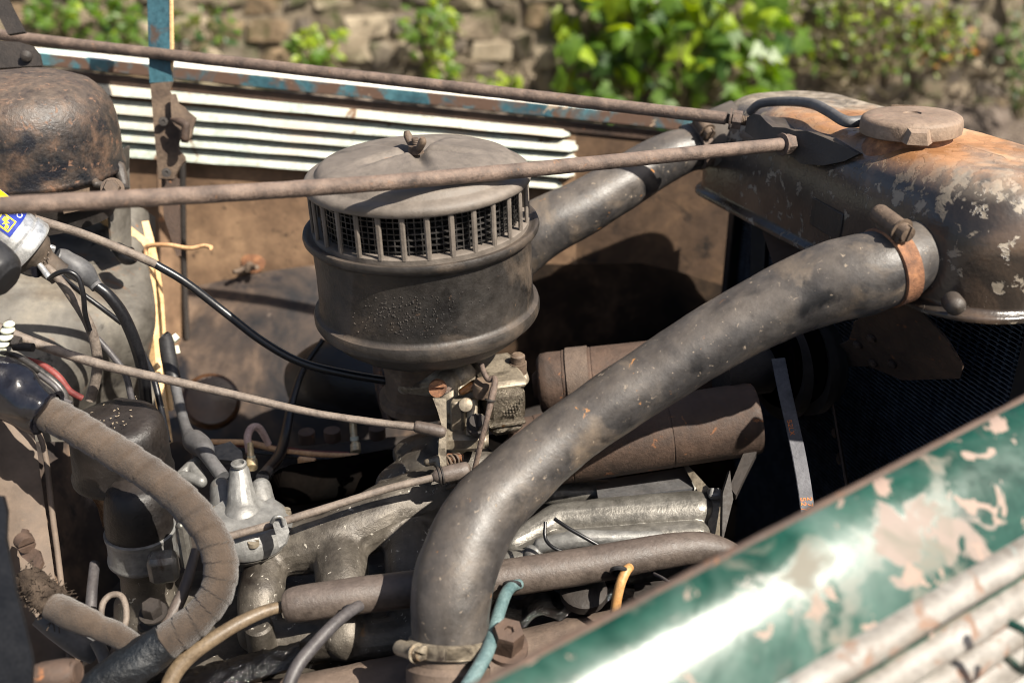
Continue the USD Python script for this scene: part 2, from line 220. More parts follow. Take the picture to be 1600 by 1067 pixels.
# ---------------------------------------------------------------- shapes
def nrm(v): v = np.asarray(v, float); return v / np.linalg.norm(v)
def basis(axis, ref=None):
    w = nrm(axis); ref = V(0, 0, 1) if ref is None else ref
    if abs(np.dot(w, nrm(ref))) > .95: ref = V(1, 0, 0)
    u = nrm(np.cross(ref, w)); return u, np.cross(w, u), w
def place(mesh, o, u, v, w):
    return trimesh.Trimesh(np.asarray(o) + mesh.vertices @ np.array([u, v, w]), mesh.faces, process=False)
def spline(pts, per=8):
    p = np.asarray(pts, float)
    if len(p) == 2: return p[0] + (p[1] - p[0]) * np.linspace(0, 1, per + 1)[:, None]
    q = np.vstack([2 * p[0] - p[1], p, 2 * p[-1] - p[-2]]); out = []
    for i in range(1, len(q) - 2):
        for t in np.linspace(0, 1, per, endpoint=False):
            a, b, c, d = q[i - 1:i + 3]
            out.append(.5 * (2 * b + (c - a) * t + (2 * a - 5 * b + 4 * c - d) * t * t + (3 * b - a - 3 * c + d) * t ** 3))
    return np.vstack(out + [p[-1]])
def tube(pts, r, sides=20, per=8, caps=True, inner=None):
    """A round bar or hose along a smoothed line; r is one radius or one for each point."""
    pts = np.asarray(pts, float); rr = np.broadcast_to(np.asarray(r, float), (len(pts),))
    s = spline(np.hstack([pts, rr[:, None]]), per); c, rad = s[:, :3], s[:, 3]
    t = np.gradient(c, axis=0); t /= np.linalg.norm(t, axis=1, keepdims=True)
    u, _, _ = basis(t[0]); vs = []
    a = np.linspace(0, 2 * np.pi, sides, endpoint=False)
    for i in range(len(c)):
        u = nrm(u - t[i] * np.dot(u, t[i])); w = np.cross(t[i], u)
        vs.append(c[i] + rad[i] * (np.cos(a)[:, None] * u + np.sin(a)[:, None] * w))
    return rings(np.array(vs), caps)
def rings(vs, caps=True, closed=True):
    n, k, _ = vs.shape; v = vs.reshape(-1, 3); f = []
    for i in range(n - 1):
        for j in range(k if closed else k - 1):
            a, b, c, d = i * k + j, i * k + (j + 1) % k, (i + 1) * k + (j + 1) % k, (i + 1) * k + j
            f += [(a, b, c), (a, c, d)]
    v = list(v)
    if caps and closed:
        for i, flip in ((0, True), (n - 1, False)):
            v.append(vs[i].mean(0)); m = len(v) - 1
            for j in range(k):
                a, b = i * k + j, i * k + (j + 1) % k
                f.append((m, b, a) if flip else (m, a, b))
    return trimesh.Trimesh(np.array(v), np.array(f), process=False)
def ptube(pts, **k):
    """Points (px, py, distance, radius in px)."""
    return tube([P(*p[:3]) for p in pts], [m_(p[3], p[2]) for p in pts], **k)
def lathe(prof, o, axis=UP, n=48):
    """Turned shape: (radius, height) pairs about an axis."""
    u, v, w = basis(axis); a = np.linspace(0, 2 * np.pi, n, endpoint=False)
    vs = np.array([np.asarray(o) + w * z + max(r, 1e-5) * (np.cos(a)[:, None] * u + np.sin(a)[:, None] * v) for r, z in prof])
    return rings(vs, caps=True)
def chbox(sx, sy, sz, c=.002):
    c = min(c, sx * .45, sy * .45, sz * .45); h = V(sx, sy, sz) / 2; pts = []
    for s in np.ndindex(2, 2, 2):
        s = np.array(s) * 2 - 1
        for k in range(3):
            q = h - c; q = q.copy(); q[k] = h[k]; pts.append(s * q)
    return trimesh.convex.convex_hull(np.array(pts))
def bar_box(a, b, w, t, ref=UP, c=.001):
    """A flat bar from a to b, w wide across ref, t thick."""
    a, b = np.asarray(a), np.asarray(b); u, v, ax = basis(b - a, ref)
    return place(chbox(w, t, np.linalg.norm(b - a), c), (a + b) / 2, u, v, ax)
def rotz(v, a): c, s = math.cos(a), math.sin(a); return V(c * v[0] - s * v[1], s * v[0] + c * v[1], v[2])
def pbox(x0, y0, x1, y1, d, depth, yaw=0, c=.003, tilt=0):
    """An upright box whose front face fills these pixels at a distance; yaw turns the face."""
    o = P((x0 + x1) / 2, (y0 + y1) / 2, d); lo = math.atan2((y0 + y1) / 2 - 533.5, F_PX) + PITCH
    w, h = m_(x1 - x0, d) / max(.4, math.cos(yaw)), m_(y1 - y0, d) / math.cos(lo)
    n, r, up = rotz(-fH, yaw), rotz(cR, yaw), UP
    if tilt: r, up = math.cos(tilt) * r + math.sin(tilt) * up, math.cos(tilt) * up - math.sin(tilt) * r
    return place(chbox(w, depth, h, c), o - n * depth / 2, r, -n, up)
def plate(pix, d, t, push=None):
    """A cut plate: its outline in pixels on a plane through points (px, py, distance), t thick."""
    pts = np.array([P(x, y, dd if d is None else d) for x, y, dd in [(q + (d,))[:3] if len(q) == 2 else q for q in pix]])
    c = pts.mean(0); _, _, vt = np.linalg.svd(pts - c); n = vt[2]
    if np.dot(n, CAM - c) < 0: n = -n
    u = nrm(vt[0]); v = np.cross(n, u)
    poly = Polygon([(np.dot(p - c, u), np.dot(p - c, v)) for p in pts]).buffer(0)
    if poly.geom_type != 'Polygon': poly = max(poly.geoms, key=lambda g: g.area)
    m = trimesh.creation.extrude_polygon(poly, t, engine='earcut')
    return place(m, c - n * t, u, v, n)
def sheet(grid, t=.0015):
    """A thick sheet through a grid of points."""
    g = np.asarray(grid, float); n, k, _ = g.shape
    du, dv = np.gradient(g, axis=0), np.gradient(g, axis=1); nn = np.cross(du, dv); nn /= np.maximum(np.linalg.norm(nn, axis=2, keepdims=True), 1e-12)
    a, b = g.reshape(-1, 3), (g - nn * t).reshape(-1, 3); v = np.vstack([a, b]); N = n * k; f = []
    for i in range(n - 1):
        for j in range(k - 1):
            p, q, r, s = i * k + j, (i + 1) * k + j, (i + 1) * k + j + 1, i * k + j + 1
            f += [(p, q, r), (p, r, s), (N + p, N + r, N + q), (N + p, N + s, N + r)]
    edge = [(i * k) for i in range(n)] + [(n - 1) * k + j for j in range(1, k)] + [i * k + k - 1 for i in range(n - 2, -1, -1)] + [j for j in range(k - 2, 0, -1)]
    for a_, b_ in zip(edge, edge[1:] + edge[:1]):
        f += [(a_, N + a_, N + b_), (a_, N + b_, b_)]
    m = trimesh.Trimesh(v, np.array(f), process=False)
    return m
def bilinear(tl, tr, br, bl, n, k, bulge=None):
    s, t = np.meshgrid(np.linspace(0, 1, n), np.linspace(0, 1, k), indexing='ij')
    g = (1 - s)[..., None] * ((1 - t)[..., None] * tl + t[..., None] * tr) + s[..., None] * ((1 - t)[..., None] * bl + t[..., None] * br)
    if bulge is not None:
        nn = nrm(np.cross(tr - tl, bl - tl)); nn = nn if np.dot(nn, CAM - tl) > 0 else -nn
        g = g + bulge(s, t)[..., None] * nn
    return g
def blob(chains, length=.006, smooth=8, seg=20):
    """Castings: hulls of neighbouring spheres joined and smoothed. chains: lists of (point, radius)."""
    parts = []
    for ch in chains:
        balls = [m3.Manifold.sphere(r, seg).translate(tuple(map(float, p))) for p, r in ch]
        parts += [m3.Manifold.batch_hull([a, b]) for a, b in zip(balls, balls[1:])] if len(balls) > 1 else balls
    m = m3.Manifold.batch_boolean(parts, m3.OpType.Add).refine_to_length(length).to_mesh()
    t = trimesh.Trimesh(m.vert_properties[:, :3], m.tri_verts, process=True)
    if smooth: trimesh.smoothing.filter_taubin(t, iterations=smooth)
    return t
def pblob(chains, **k):
    return blob([[(P(*q[:3]), m_(q[3], q[2])) for q in ch] for ch in chains], **k)
def rough(mesh, amp, scale, seed=0, octaves=3):
    m = mesh.copy(); m.merge_vertices()
    m.vertices = m.vertices + m.vertex_normals * ((meshkit.fbm(m.vertices * scale, octaves, seed) - .5) * 2 * amp)[:, None]
    return m
def hexa(o, axis, r, h):
    u, v, w = basis(axis); return place(trimesh.creation.cylinder(r, h, sections=6), np.asarray(o) + w * h / 2, u, v, w)
def hex_bolt(o, axis, r, h):
    """Hexagon head with chamfered top on a washer."""
    hd = lathe([(r * .2, 0), (r, 0), (r, h * .8), (r * .86, h), (0, h)], np.asarray(o) + nrm(axis) * r * .22, axis, 6)
    return [lathe([(0, 0), (r * 1.35, 0), (r * 1.35, r * .22), (0, r * .22)], o, axis, 20), hd]
def slot_screw(o, axis, r, h, slot=V(1, .3, .2)):
    """Round head with a cut slot."""
    u, v, w = basis(axis); s = nrm(slot - w * np.dot(slot, w)); q = np.cross(w, s)
    head = m3.Manifold.cylinder(h, r, r * .9, 28) - m3.Manifold.cube((r * 2.4, r * .32, h), True).translate((0, 0, h))
    mm = head.to_mesh(); return place(trimesh.Trimesh(mm.vert_properties[:, :3], mm.tri_verts), o, s, q, w)
def clamp(t, o, axis, R, width, toward, mat_band, mat_screw, parent=None, hw=1.0):
    """A worm-drive hose clip: band, housing and slotted screw, the screw standing on the side named by toward."""
    w = nrm(axis); out = nrm(toward - w * np.dot(toward, w)); tan = np.cross(w, out)
    k = t.add('clamp', lathe([(R - .001, -width / 2), (R + .0005, -width / 2), (R + .0016, -width / 2 + .0008), (R + .0012, 0), (R + .0016, width / 2 - .0008), (R + .0005, width / 2), (R - .001, width / 2)], o, w, 56), mat_band, parent, smooth=50)
    h0 = np.asarray(o) + out * (R + .006 * hw)
    hs = lathe([(0, -.013), (.0055, -.013), (.0062, -.011), (.0062, .009), (.0052, .011), (0, .011)], h0 - tan * .004, tan, 20)
    hs.vertices = h0 + (hs.vertices - h0) * hw
    t.add('clip_housing', [hs, place(chbox(width * .9, .024 * hw, .006, .001), h0 - out * .005, w, tan, out)], mat_screw, k)
    sc = slot_screw(h0 + tan * .0065 * hw, tan, .0056 * hw, .0075 * hw, out + .4 * w)
    cl = lathe([(.0035 * hw, 0), (.0075 * hw, 0), (.0078 * hw, .0015), (.0035 * hw, .0018)], h0 + tan * .0068 * hw, tan, 20)
    t.add('clip_screw', [sc, cl], mat_screw, k)
    return k
def worm_thread(a, b, r, pitch=.0016):
    a, b = np.asarray(a), np.asarray(b); ln = np.linalg.norm(b - a); n = int(ln / pitch)
    prof = [(0, 0)] + [x for i in range(n) for x in ((r * .86, i * pitch), (r, (i + .5) * pitch))] + [(r * .86, ln), (0, ln)]
    return lathe(prof, a, b - a, 20)
def spring(a, b, R, r, turns):
    u, v, w = basis(np.asarray(b) - a); ln = np.linalg.norm(np.asarray(b) - a); th = np.linspace(0, turns * 2 * np.pi, turns * 12)
    return tube([np.asarray(a) + w * ln * x / th[-1] + R * (math.cos(x) * u + math.sin(x) * v) for x in th], r, sides=8, per=1)
# ================================================================ SETTING: ground, bank, stone wall, plants
g = T('ground', kind='structure')
g.add('ground', trimesh.Trimesh([(-150, -150, 0), (150, -150, 0), (150, 150, 0), (-150, 150, 0)], [(0, 1, 2), (0, 2, 3)]), 'ground')

rng = np.random.default_rng(7)
WD = nrm(rotz(cR, math.radians(9)))                       # the wall runs along this line, 4 m off
WN = nrm(np.cross(WD, UP)); WN = WN if np.dot(WN, -fH) > 0 else -WN
W0 = V(0, 0, 0) + fH * 3.95
def wallp(u, z, out=0.0): return W0 + WD * u + WN * out + UP * z
wall = T('stone_wall', 'old rubble garden wall of pale weathered stones behind the vehicle', 'wall')
def bk(u0, u1, z0, z1, o0, o1):
    return trimesh.convex.convex_hull(np.array([wallp(u, z, o) for u in (u0, u1) for z in (z0, z1) for o in (o0, o1)]))
wall.add('mortar_core', rough(sheet(np.array([[wallp(u, z, .016) for u in np.linspace(7, -7, 400)] for z in np.linspace(0, 2.3, 60)]), .4), .012, 30), 'mortar', smooth=False)
STONE_REST = [[] for _ in STONES]
def stone(u, z, w, h, mi, keep):
    pts = []
    for s in np.ndindex(2, 2, 2):
        for k in range(2):
            q = (np.array(s) * 2 - 1) * V(.5, .5, 1.0); q[k] *= rng.uniform(.45, .95)
            pts.append(wallp(u + q[0] * w + rng.normal(0, .010), z + q[1] * h + rng.normal(0, .009), (rng.uniform(.006, .045) if q[2] > 0 else -.04)))
    hull = trimesh.convex.convex_hull(np.array(pts))
    if keep: wall.add('stone', hull, STONES[mi], smooth=24)
    else: STONE_REST[mi].append(hull)
z = .0; row = 0
while z < 2.25:
    h = rng.uniform(.045, .10); u = -6.9 + rng.uniform(0, .1)
    while u < 6.9:
        w = rng.uniform(.05, .17); d = (wallp(u, z) - CAM); xx = 800 + np.dot(d, cR) / np.dot(d, cF) * F_PX; yy = 533 - np.dot(d, cU) / np.dot(d, cF) * F_PX
        stone(u + w / 2, z + h / 2 + rng.normal(0, .016), w * rng.uniform(.82, .97), h * rng.uniform(.78, .98), int(rng.choice(5, p=[.3, .22, .22, .14, .12])), -120 < xx < 1720 and -90 < yy < 215)
        u += w
    z += h
for mi, hs in enumerate(STONE_REST):
    wall.add('stone_rest', hs, STONES[mi], smooth=50, kind='stuff')

# bank of dry soil along the foot of the wall
bank = T('bank', kind='structure')
us, ts = np.linspace(-6.5, 6.5, 130), np.linspace(0, 1, 26)
def bank_z(u): return .905 + .035 * math.sin(u * 2.3 + 1) - .16 / (1 + math.exp(-(u - .1) * 6))
gr = []
for t in ts:
    gr.append([wallp(u, bank_z(u) * (1 - t) ** 1.15 - .02, -.03 + .95 * t) for u in us])
gr = np.array(gr); gr[..., 2] += (meshkit.fbm(gr * 9, 4, 3) - .5) * .10; gr[..., 1] += (meshkit.fbm(gr * 7, 3, 8) - .5) * .06
bank.add('bank', sheet(gr, .02), 'soil')
debris = T('dry_twigs', 'scattered dry straw and twigs lying on the soil bank', 'twigs', kind='stuff'); dt = []
for i in range(900):
    u, t = rng.uniform(-2.6, 2.6), rng.uniform(0, .35); o = wallp(u, bank_z(u) * (1 - t) ** 1.15 + .0, .02 + .95 * t); a = rng.normal(size=3) * V(1, 1, .35); a = nrm(a) * rng.uniform(.03, .11)
    dt.append(bar_box(o - a / 2, o + a / 2, rng.uniform(.002, .006), .002))
debris.add('twigs', dt, 'straw', smooth=False)

# leaves
def leaf_mesh(kind, s, o, nor, up, fold=.25):
    """One leaf: maple-like with five lobes, or a plain oval; folded along its midrib."""
    if kind == 'vine':
        out = [(0, 0), (.22, -.06), (.52, .02), (.40, .18), (.66, .42), (.36, .46), (.30, .62), (0, 1.0)]
    else:
        out = [(0, 0), (.2, .14), (.3, .4), (.2, .72), (0, 1.0)]
    v = [(x, y, -abs(x) * fold - .22 * y * y) for x, y in out] + [(-x, y, -abs(x) * fold - .22 * y * y) for x, y in out[1:-1]]
    n = len(out); mid = len(v); v.append((0, .42, 0)); ringi = list(range(n)) + [len(out) + i for i in range(n - 3, -1, -1)]
    f = [(mid, a, b) for a, b in zip(ringi, ringi[1:] + ringi[:1])]
    w = nrm(nor); y = nrm(np.asarray(up) - w * np.dot(up, w)); x = np.cross(y, w)
    return place(trimesh.Trimesh(np.array(v) * s, f, process=False), o, x, y, w)
def plant(name, label, cat, px, py, rx, ry, d, n, size, mats, kind='oval', single=False, group=None, depth=.12, seed=1, hang=.3):
    r = np.random.default_rng(seed); t = T(name, label, cat, group); d = np.dot(on_plane(px, py, W0 + WN * (.06 + depth * .9), WN) - CAM, cF); base = P(px, py + ry, d + .04); stems, lv = [], [[] for _ in mats]
    for i in range(n):
        a, q = r.uniform(0, 2 * np.pi), math.sqrt(r.uniform(0, 1)) * r.uniform(.75, 1.12)
        o = P(px + rx * q * math.cos(a), py + ry * q * math.sin(a), d + r.uniform(-depth, depth))
        nor = nrm(-fH * r.uniform(.2, 1) + UP * r.uniform(.15, 1) + r.normal(size=3) * .45 + V(.3, 0, 0)); up = nrm(r.normal(size=3) * .6 - UP * hang + UP * .0 + cR * r.normal() * .8)
        mi = int(np.clip(r.normal(len(mats) / 2 - .5 + (py + ry * q * math.sin(a) - py) / ry * .9, .9), 0, len(mats) - 1).round())  # lower leaves get darker looks: shading down the clump put into colour
        m = leaf_mesh(kind, size * r.uniform(.65, 1.2), o, nor, up, r.uniform(.1, .5))
        lv[mi].append(m)
        if i % (7 if not single else 5) == 0:
            stems.append(tube([base + r.normal(size=3) * .02, (base + o) / 2 + r.normal(size=3) * .03, o], [.004, .003, .0015], sides=5, per=4))
    t.add('stem', stems, 'stem')
    for mi, ms in enumerate(lv):
        if not ms: continue
        if single:
            for m in ms: t.add('leaf', m, mats[mi], smooth=False)
        else: t.add('leaves', ms, mats[mi], smooth=False, kind='stuff')
plant('vine', 'large leafy vine with broad bright yellow-green lobed leaves before the wall', 'vine', 1058, 62, 195, 120, 3.6, 295, .086, [LEAF[3], LEAF[0], LEAF[0], LEAF[1], LEAF[1], LEAF[2], LEAF[2]], 'vine', True, depth=.2, seed=4)
for i, (px, py, rx, ry, d, n, s, lab, ms) in enumerate([
    (175, 34, 56, 44, 3.9, 85, .05, 'bushy fern-green plant on the wall left of the blue strap', (0, 1, 1, 2)),
    (75, 25, 42, 26, 3.95, 60, .042, 'small leafy plant at the far left top of the wall', (1, 1, 2)),
    (312, 38, 60, 38, 3.92, 48, .035, 'sparse dull green plant just right of the blue strap', (1, 4, 2)),
    (497, 72, 44, 36, 3.85, 80, .045, 'bright green round plant in the wall above the air cleaner', (0, 0, 1, 1)),
    (672, 38, 52, 52, 3.9, 110, .04, 'trailing green plant hanging down the middle of the wall', (0, 1, 1, 4)),
    (690, 100, 32, 32, 3.85, 60, .042, 'tuft of small leaves below the trailing plant', (0, 0, 1)),
    (790, 132, 32, 16, 3.75, 40, .035, 'low green seedling clump at the foot of the wall', (0, 1)),
    (1592, 90, 26, 90, 3.9, 90, .04, 'dark green plant at the right edge of the wall', (1, 2, 2))]):
    plant('wall_plant', lab, 'plant', px, py, rx, ry, d, n, s, [LEAF[k] for k in ms], seed=20 + i, group='small plants growing on the stone wall')
plant('ivy', 'dense olive green creeper covering the wall right of the vine', 'creeper', 1345, 44, 150, 80, 3.88, 430, .034, [LEAF[4], LEAF[0], LEAF[4], LEAF[1], LEAF[2]], seed=51, depth=.06)
plant('ivy', 'thin strand of creeper on the wall over the radiator cap', 'creeper', 1475, 50, 60, 60, 3.86, 130, .034, [LEAF[4], LEAF[0], LEAF[1], LEAF[5]], seed=52, depth=.05)

# ================================================================ BODYWORK
# far bonnet side: vertical sheet through its top edge, pressed louvres, flanged rail
A0, A1 = P(60, 82, 1.31), P(1085, 186, 1.337)
FE = nrm((A1 - A0) * V(1, 1, 0)); FN = nrm(np.cross(FE, UP)); FN = FN if np.dot(FN, -fH) > 0 else -FN
def far(px, py, out=0.0): return on_plane(px, py, A0 + FN * out, FN)
fp = T('bonnet_side', 'far bonnet side panel with five pale louvres and a blue flaking top rail', 'bonnet panel')
def strip(top, bot, out_t, out_b, back=0.0, n=24):
    """A pressed strip along the far panel between two pixel lines, standing out from the sheet."""
    a = [far(x, y, out_t) for x, y in top]; b = [far(x, y, out_b) for x, y in bot]
    return a, b
def wedge(x0, y0, x1, y1, h0, h1, lip):
    """A louvre: its face runs from the sheet at the top edge out to a lip at the bottom edge."""
    n = 60; vs = []
    for s in np.linspace(0, 1, n):
        e = min(1, s * (n - 1) / 1.2, (1 - s) * (n - 1) / 1.2) ** .5 if 0 < s < 1 else 0
        x, y, h = x0 + (x1 - x0) * s, y0 + (y1 - y0) * s + .2 * math.sin(s * 31 + y0), h0 + (h1 - h0) * s + .35 * math.sin(s * 47 + y0) + .25 * math.sin(s * 19 + y0 * 2)
        top, bot = far(x, y + h * .04 * 0), far(x, y + h)
        vs.append([top - FN * .001, top + FN * lip * .25 * e, top * .45 + bot * .55 + FN * lip * .8 * e, bot + FN * lip * e, bot + FN * (lip * .55) * e + UP * .001, bot - FN * .001])
    return rings(np.array(vs), True)
lo = [(-200, 520), (60, 500), (287, 455), (376, 437), (424, 428), (490, 420), (700, 415), (900, 419), (1000, 417), (1070, 432), (1140, 455), (1230, 490)]
top_line = lambda x: 82 + (x - 60) * (186 - 82) / 1025
gs = []
for x, yb in lo:
    yt = top_line(x) + 26; gs.append([far(x, yt + (yb - yt) * s) for s in np.linspace(0, 1, 12)])
fp.add('sheet', rough(sheet(np.array(gs[:8]), .0015), .0016, 9), 'brown_panel')
fp.add('sheet', rough(sheet(np.array(gs[7:]), .0015), .0016, 9), 'panel_shaded', label='front end of the panel with shade put into its colour')
for x0, y0, x1, y1, h0, h1 in [(40, 119, 893, 202, 13, 10), (40, 143, 905, 221, 18, 13), (40, 168, 905, 241, 16, 12), (40, 189, 900, 262, 15, 12), (40, 211, 880, 280, 18, 11)]:
    fp.add('louvre', wedge(x0, y0, x1, y1, h0, h1, .014), 'mint', smooth=60)
xs = np.linspace(-150, 1110, 40)
prof = [(-.004, 4), (.008, 1), (.0105, 2), (.0105, 19), (.0085, 20), (.0075, 4.5), (-.004, 6)]
vs = np.array([[on_plane(x, top_line(x) + dy, A0 + FN * o, FN) for o, dy in prof] for x in xs])
kx = fp.add('rail', rings(vs, True), 'blue_flake', smooth=30)
vs = np.array([[on_plane(x, top_line(x) + dy, A0 + FN * 0, FN) + FN * o for o, dy in [(-.016, -2.5), (.009, 1.0), (.009, 3.2), (-.016, 0)]] for x in xs])
fp.add('rail_lip', rings(vs, True), 'rail_top', kx, smooth=30)
vs = np.array([[far(x, top_line(x) + dy) + FN * o for o, dy in [(.0, 24), (.004, 24), (.004, 38), (.0, 38)]] for x in xs])
fp.add('rail_channel', rings(vs, True), 'rust_dark', kx, smooth=30)

# inner apron below it, sloping in towards the engine
ap = T('inner_apron', 'blackened inner apron sloping below the brown far panel, with a round cover', 'apron')
gs = []
for x, yb in lo[1:]:
    a = far(x, yb - 6) + FN * .004; b = a + FN * .16 - UP * .24; gs.append([a + (b - a) * s + FN * (.03 * math.sin(s * 3.1)) for s in np.linspace(0, 1, 12)])
ap.add('sheet', rough(sheet(np.array(gs[:6]), .002), .003, 8, 4), 'apron')
ap.add('sheet', rough(sheet(np.array(gs[5:]), .002), .003, 8, 4), 'apron_shaded', label='plain black front half of the apron')
gs = []
for x, yb in lo:
    a = far(x, yb - 6) + FN * .164 - UP * .238; gs.append([a, a - UP * .25 + FN * .02, a - UP * .5 + FN * .1])
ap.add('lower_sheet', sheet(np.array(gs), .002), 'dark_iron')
o = P(330, 626, 1.30); ap.add('cover', lathe([(0, -.01), (.034, -.01), (.036, -.004), (.034, .002), (.030, .004), (.012, .0055), (0, .006)], o, nrm(CAM - o + V(.1, 0, .4)), 40), 'glass_amber', smooth=15, label='round rusty cover plate low on the apron')
# wing bolt holding sheet and apron together
o = far(392, 412); wb = T('wing_bolt', 'rusty wing bolt on a round plate fixing the brown panel', 'bolt')
k = wb.add('plate', lathe([(0, 0), (.016, 0), (.0165, .002), (.012, .0035), (0, .0035)], o + cR * .004 + UP * .004, FN + UP * .2, 24), 'rust_orange')
wb.add('shank', tube([o + FN * .001, o + FN * .022], .0035, 10, 2), 'strap_bare')
u = nrm(cR + UP * .35)
wb.add('wing', [tube([o + FN * .012, o + FN * .018 - u * .012 + UP * .001, o + FN * .024 - u * .019 + UP * .004], [.0045, .004, .003], 10, 5), tube([o + FN * .012, o + FN * .018 + u * .010 - UP * .001, o + FN * .026 + u * .016], [.0045, .004, .003], 10, 5), lathe([(0, 0), (.006, 0), (.0055, .012), (0, .012)], o + FN * .006, FN, 12)], 'strap_bare')

# near bonnet side: rolled shoulder, flat side, pressed louvres, pull loop
B0, B1 = at_z(700, 1098.5, 1.285), at_z(1660, 593.5, 1.338)
NE = nrm(B1 - B0); NO = nrm(np.cross(NE, UP)); NO = NO if np.dot(NO, -fH) > 0 else -NO
Ln = np.linalg.norm(B1 - B0)
np_ = T('bonnet_side', 'near bonnet side with a rounded green shoulder of flaking paint in front', 'bonnet panel')
def npt(s, o, z): return B0 + NE * s + NO * o + UP * z
# section of the shoulder by arc length: turned edge, glossy roll, slope, then the upright side
AA = np.linspace(0, .46, 231); TH = np.radians(np.interp(AA, [0, .003, .007, .020, .030, .045, .07, .095, .13, .46], [-8, 6, 20, 35, 40, 48, 56, 74, 86, 89.5]))
OO = np.concatenate([[0], np.cumsum(np.cos(TH[:-1]) * np.diff(AA))]); ZZ = -np.concatenate([[0], np.cumsum(np.sin(TH[:-1]) * np.diff(AA))])
def sec(a, h=0.0):
    o, z, t = np.interp(a, AA, OO), np.interp(a, AA, ZZ), np.interp(a, AA, TH); return o + h * math.sin(t), z + h * math.cos(t)
sn = np.linspace(-.25, Ln + .22, 120)
ga_ = np.concatenate([np.linspace(0, .14, 48), np.linspace(.15, .46, 10)])
gs = np.array([[npt(s, *sec(a)) for a in ga_] for s in sn])
if np.dot(np.cross(gs[1, 0] - gs[0, 0], gs[0, 10] - gs[0, 0]), UP) < 0: gs = gs[::-1]
np_.add('sheet', rough(sheet(gs, .0014), .0009, 9, 5), 'green_paint', smooth=60)
np_.add('edge_lip', rough(tube([npt(s, -.0012, -.0012) for s in np.linspace(-.25, Ln + .22, 12)], .0030, 10, 10), .0006, 60), 'rust_dark', label='bare rusty upper edge')
np_.add('inner_flange', sheet(np.array([[npt(s, -.0005, -.002), npt(s, .003, -.02)] for s in np.linspace(-.25, Ln + .22, 12)]), .0012), 'rust_dark')
for i in range(8):
    ac0 = .0765 + i * .0225; s0, s1 = -.2, Ln + .2; lv_, sl_ = [], []
    for s in np.linspace(s0, s1, 110):
        j_ = .0007 * math.sin(s * 61 + i * 2) + .0005 * math.sin(s * 23 + i)
        lv_.append([npt(s, *sec(ac0 + da, h + (j_ if h > .002 else 0))) for da, h in [(-.0085, -.001), (-.0066, .0032), (-.002, .0068), (.003, .0082), (.0066, .0070), (.0082, .0036), (.0072, .0014), (.0062, -.001)]])
        sl_.append([npt(s, *sec(ac0 + da, h)) for da, h in [(.0058, .0004), (.0064, .0012), (.0118, .0010), (.0122, -.001)]])
    np_.add('louvre', rings(np.array(lv_), True), 'louver_white', smooth=60)
    np_.add('slot', rings(np.array(sl_), True), 'soot', smooth=20, label='dark louvre opening')
q = P(1568, 1000, .565); np_.add('pull_loop', tube([q + NO * .002 + UP * .016 - NE * .004, q + NO * .012 + UP * .013, q + NO * .016, q + NO * .013 - UP * .012 + NE * .002, q + NO * .002 - UP * .013 + NE * .004], .0026, 10, 6), 'green_paint')

# bulkhead on the left: pale bulged panel, brown toe board below, pillar and sunlit edge
fw = T('bulkhead', 'dirty pale grey pressed bulkhead panel at the left end of the bay', 'bulkhead')
def bul(s, t): return .02 * np.sin(s * 7.5 + 1.2) * np.cos(t * 5.1) + .045 * np.exp(-((t - .45) / .33) ** 2) * np.exp(-((s - .5) / .36) ** 2) + .035 * np.exp(-((t - .8) / .14) ** 2) + .012 * np.sin(t * 9 + s * 4) - .05 * np.exp(-((t - .72) / .16) ** 2) * np.exp(-((s - .75) / .18) ** 2)
grid = bilinear(P(-120, 285, 1.02), P(228, 345, 1.25), P(262, 770, 1.17), P(-120, 740, .95), 46, 46, bul)
fw.add('panel', rough(sheet(grid, .003), .0015, 12), 'bulkhead', smooth=60)
fw.add('toe_board', sheet(bilinear(P(-90, 640, .87), P(52, 655, .93), P(118, 1120, .86), P(-90, 1120, .80), 12, 12, lambda s, t: .004 * np.sin(6 * t)), .003), 'toe_board')
fw.add('toe_edge', tube([P(-90, 648, .868), P(50, 661, .928), P(84, 820, .90), P(118, 1120, .858)], .0025, 10, 6), 'toe_board')
fw.add('lower_panel', sheet(bilinear(P(40, 690, .98), P(300, 690, 1.2), P(300, 1150, 1.05), P(60, 1150, .92), 8, 8), .003), 'apron')
pl = T('cowl_pillar', 'rust brown cowl pillar with a sunlit crumpled cream edge', 'pillar')
pl.add('post', [sheet(bilinear(far(246, 262, .03), far(288, 262, .012), far(293, 560, .05), far(258, 575, .10), 10, 4), .004)], 'brown_panel')
pl.add('seam', tube([far(285, 250, .02), far(287, 400, .035), far(292, 530, .06)], .004, 8, 6), 'dark_iron')
def ribbon(pts, t=.0012):
    g = np.array([[P(x0, y, d), P((x0 + x1) / 2, y + 2, d - .006), P(x1, y, d)] for y, x0, x1, d in pts]); return sheet(g, t)
pl.add('cream_edge', [ribbon([(330, 128, 168, 1.16), (350, 160, 200, 1.17), (375, 192, 232, 1.18), (400, 212, 238, 1.19), (440, 226, 243, 1.19), (480, 229, 246, 1.18), (520, 230, 249, 1.18), (560, 234, 252, 1.17), (600, 240, 256, 1.16), (650, 246, 264, 1.15), (690, 256, 270, 1.14)]),
    ribbon([(345, 205, 232, 1.2), (372, 212, 240, 1.2), (420, 236, 250, 1.2), (470, 246, 256, 1.2), (520, 250, 259, 1.19), (570, 252, 262, 1.18), (640, 260, 272, 1.17)])], 'cream_edge', smooth=30)
pl.add('copper_strand', tube([P(228, 400, 1.17), P(231, 385, 1.165), P(262, 383, 1.15), P(296, 388, 1.14), P(318, 384, 1.135), P(330, 387, 1.13)], [.0026, .0026, .0024, .0024, .0022, .0028], 10, 6), 'copper')
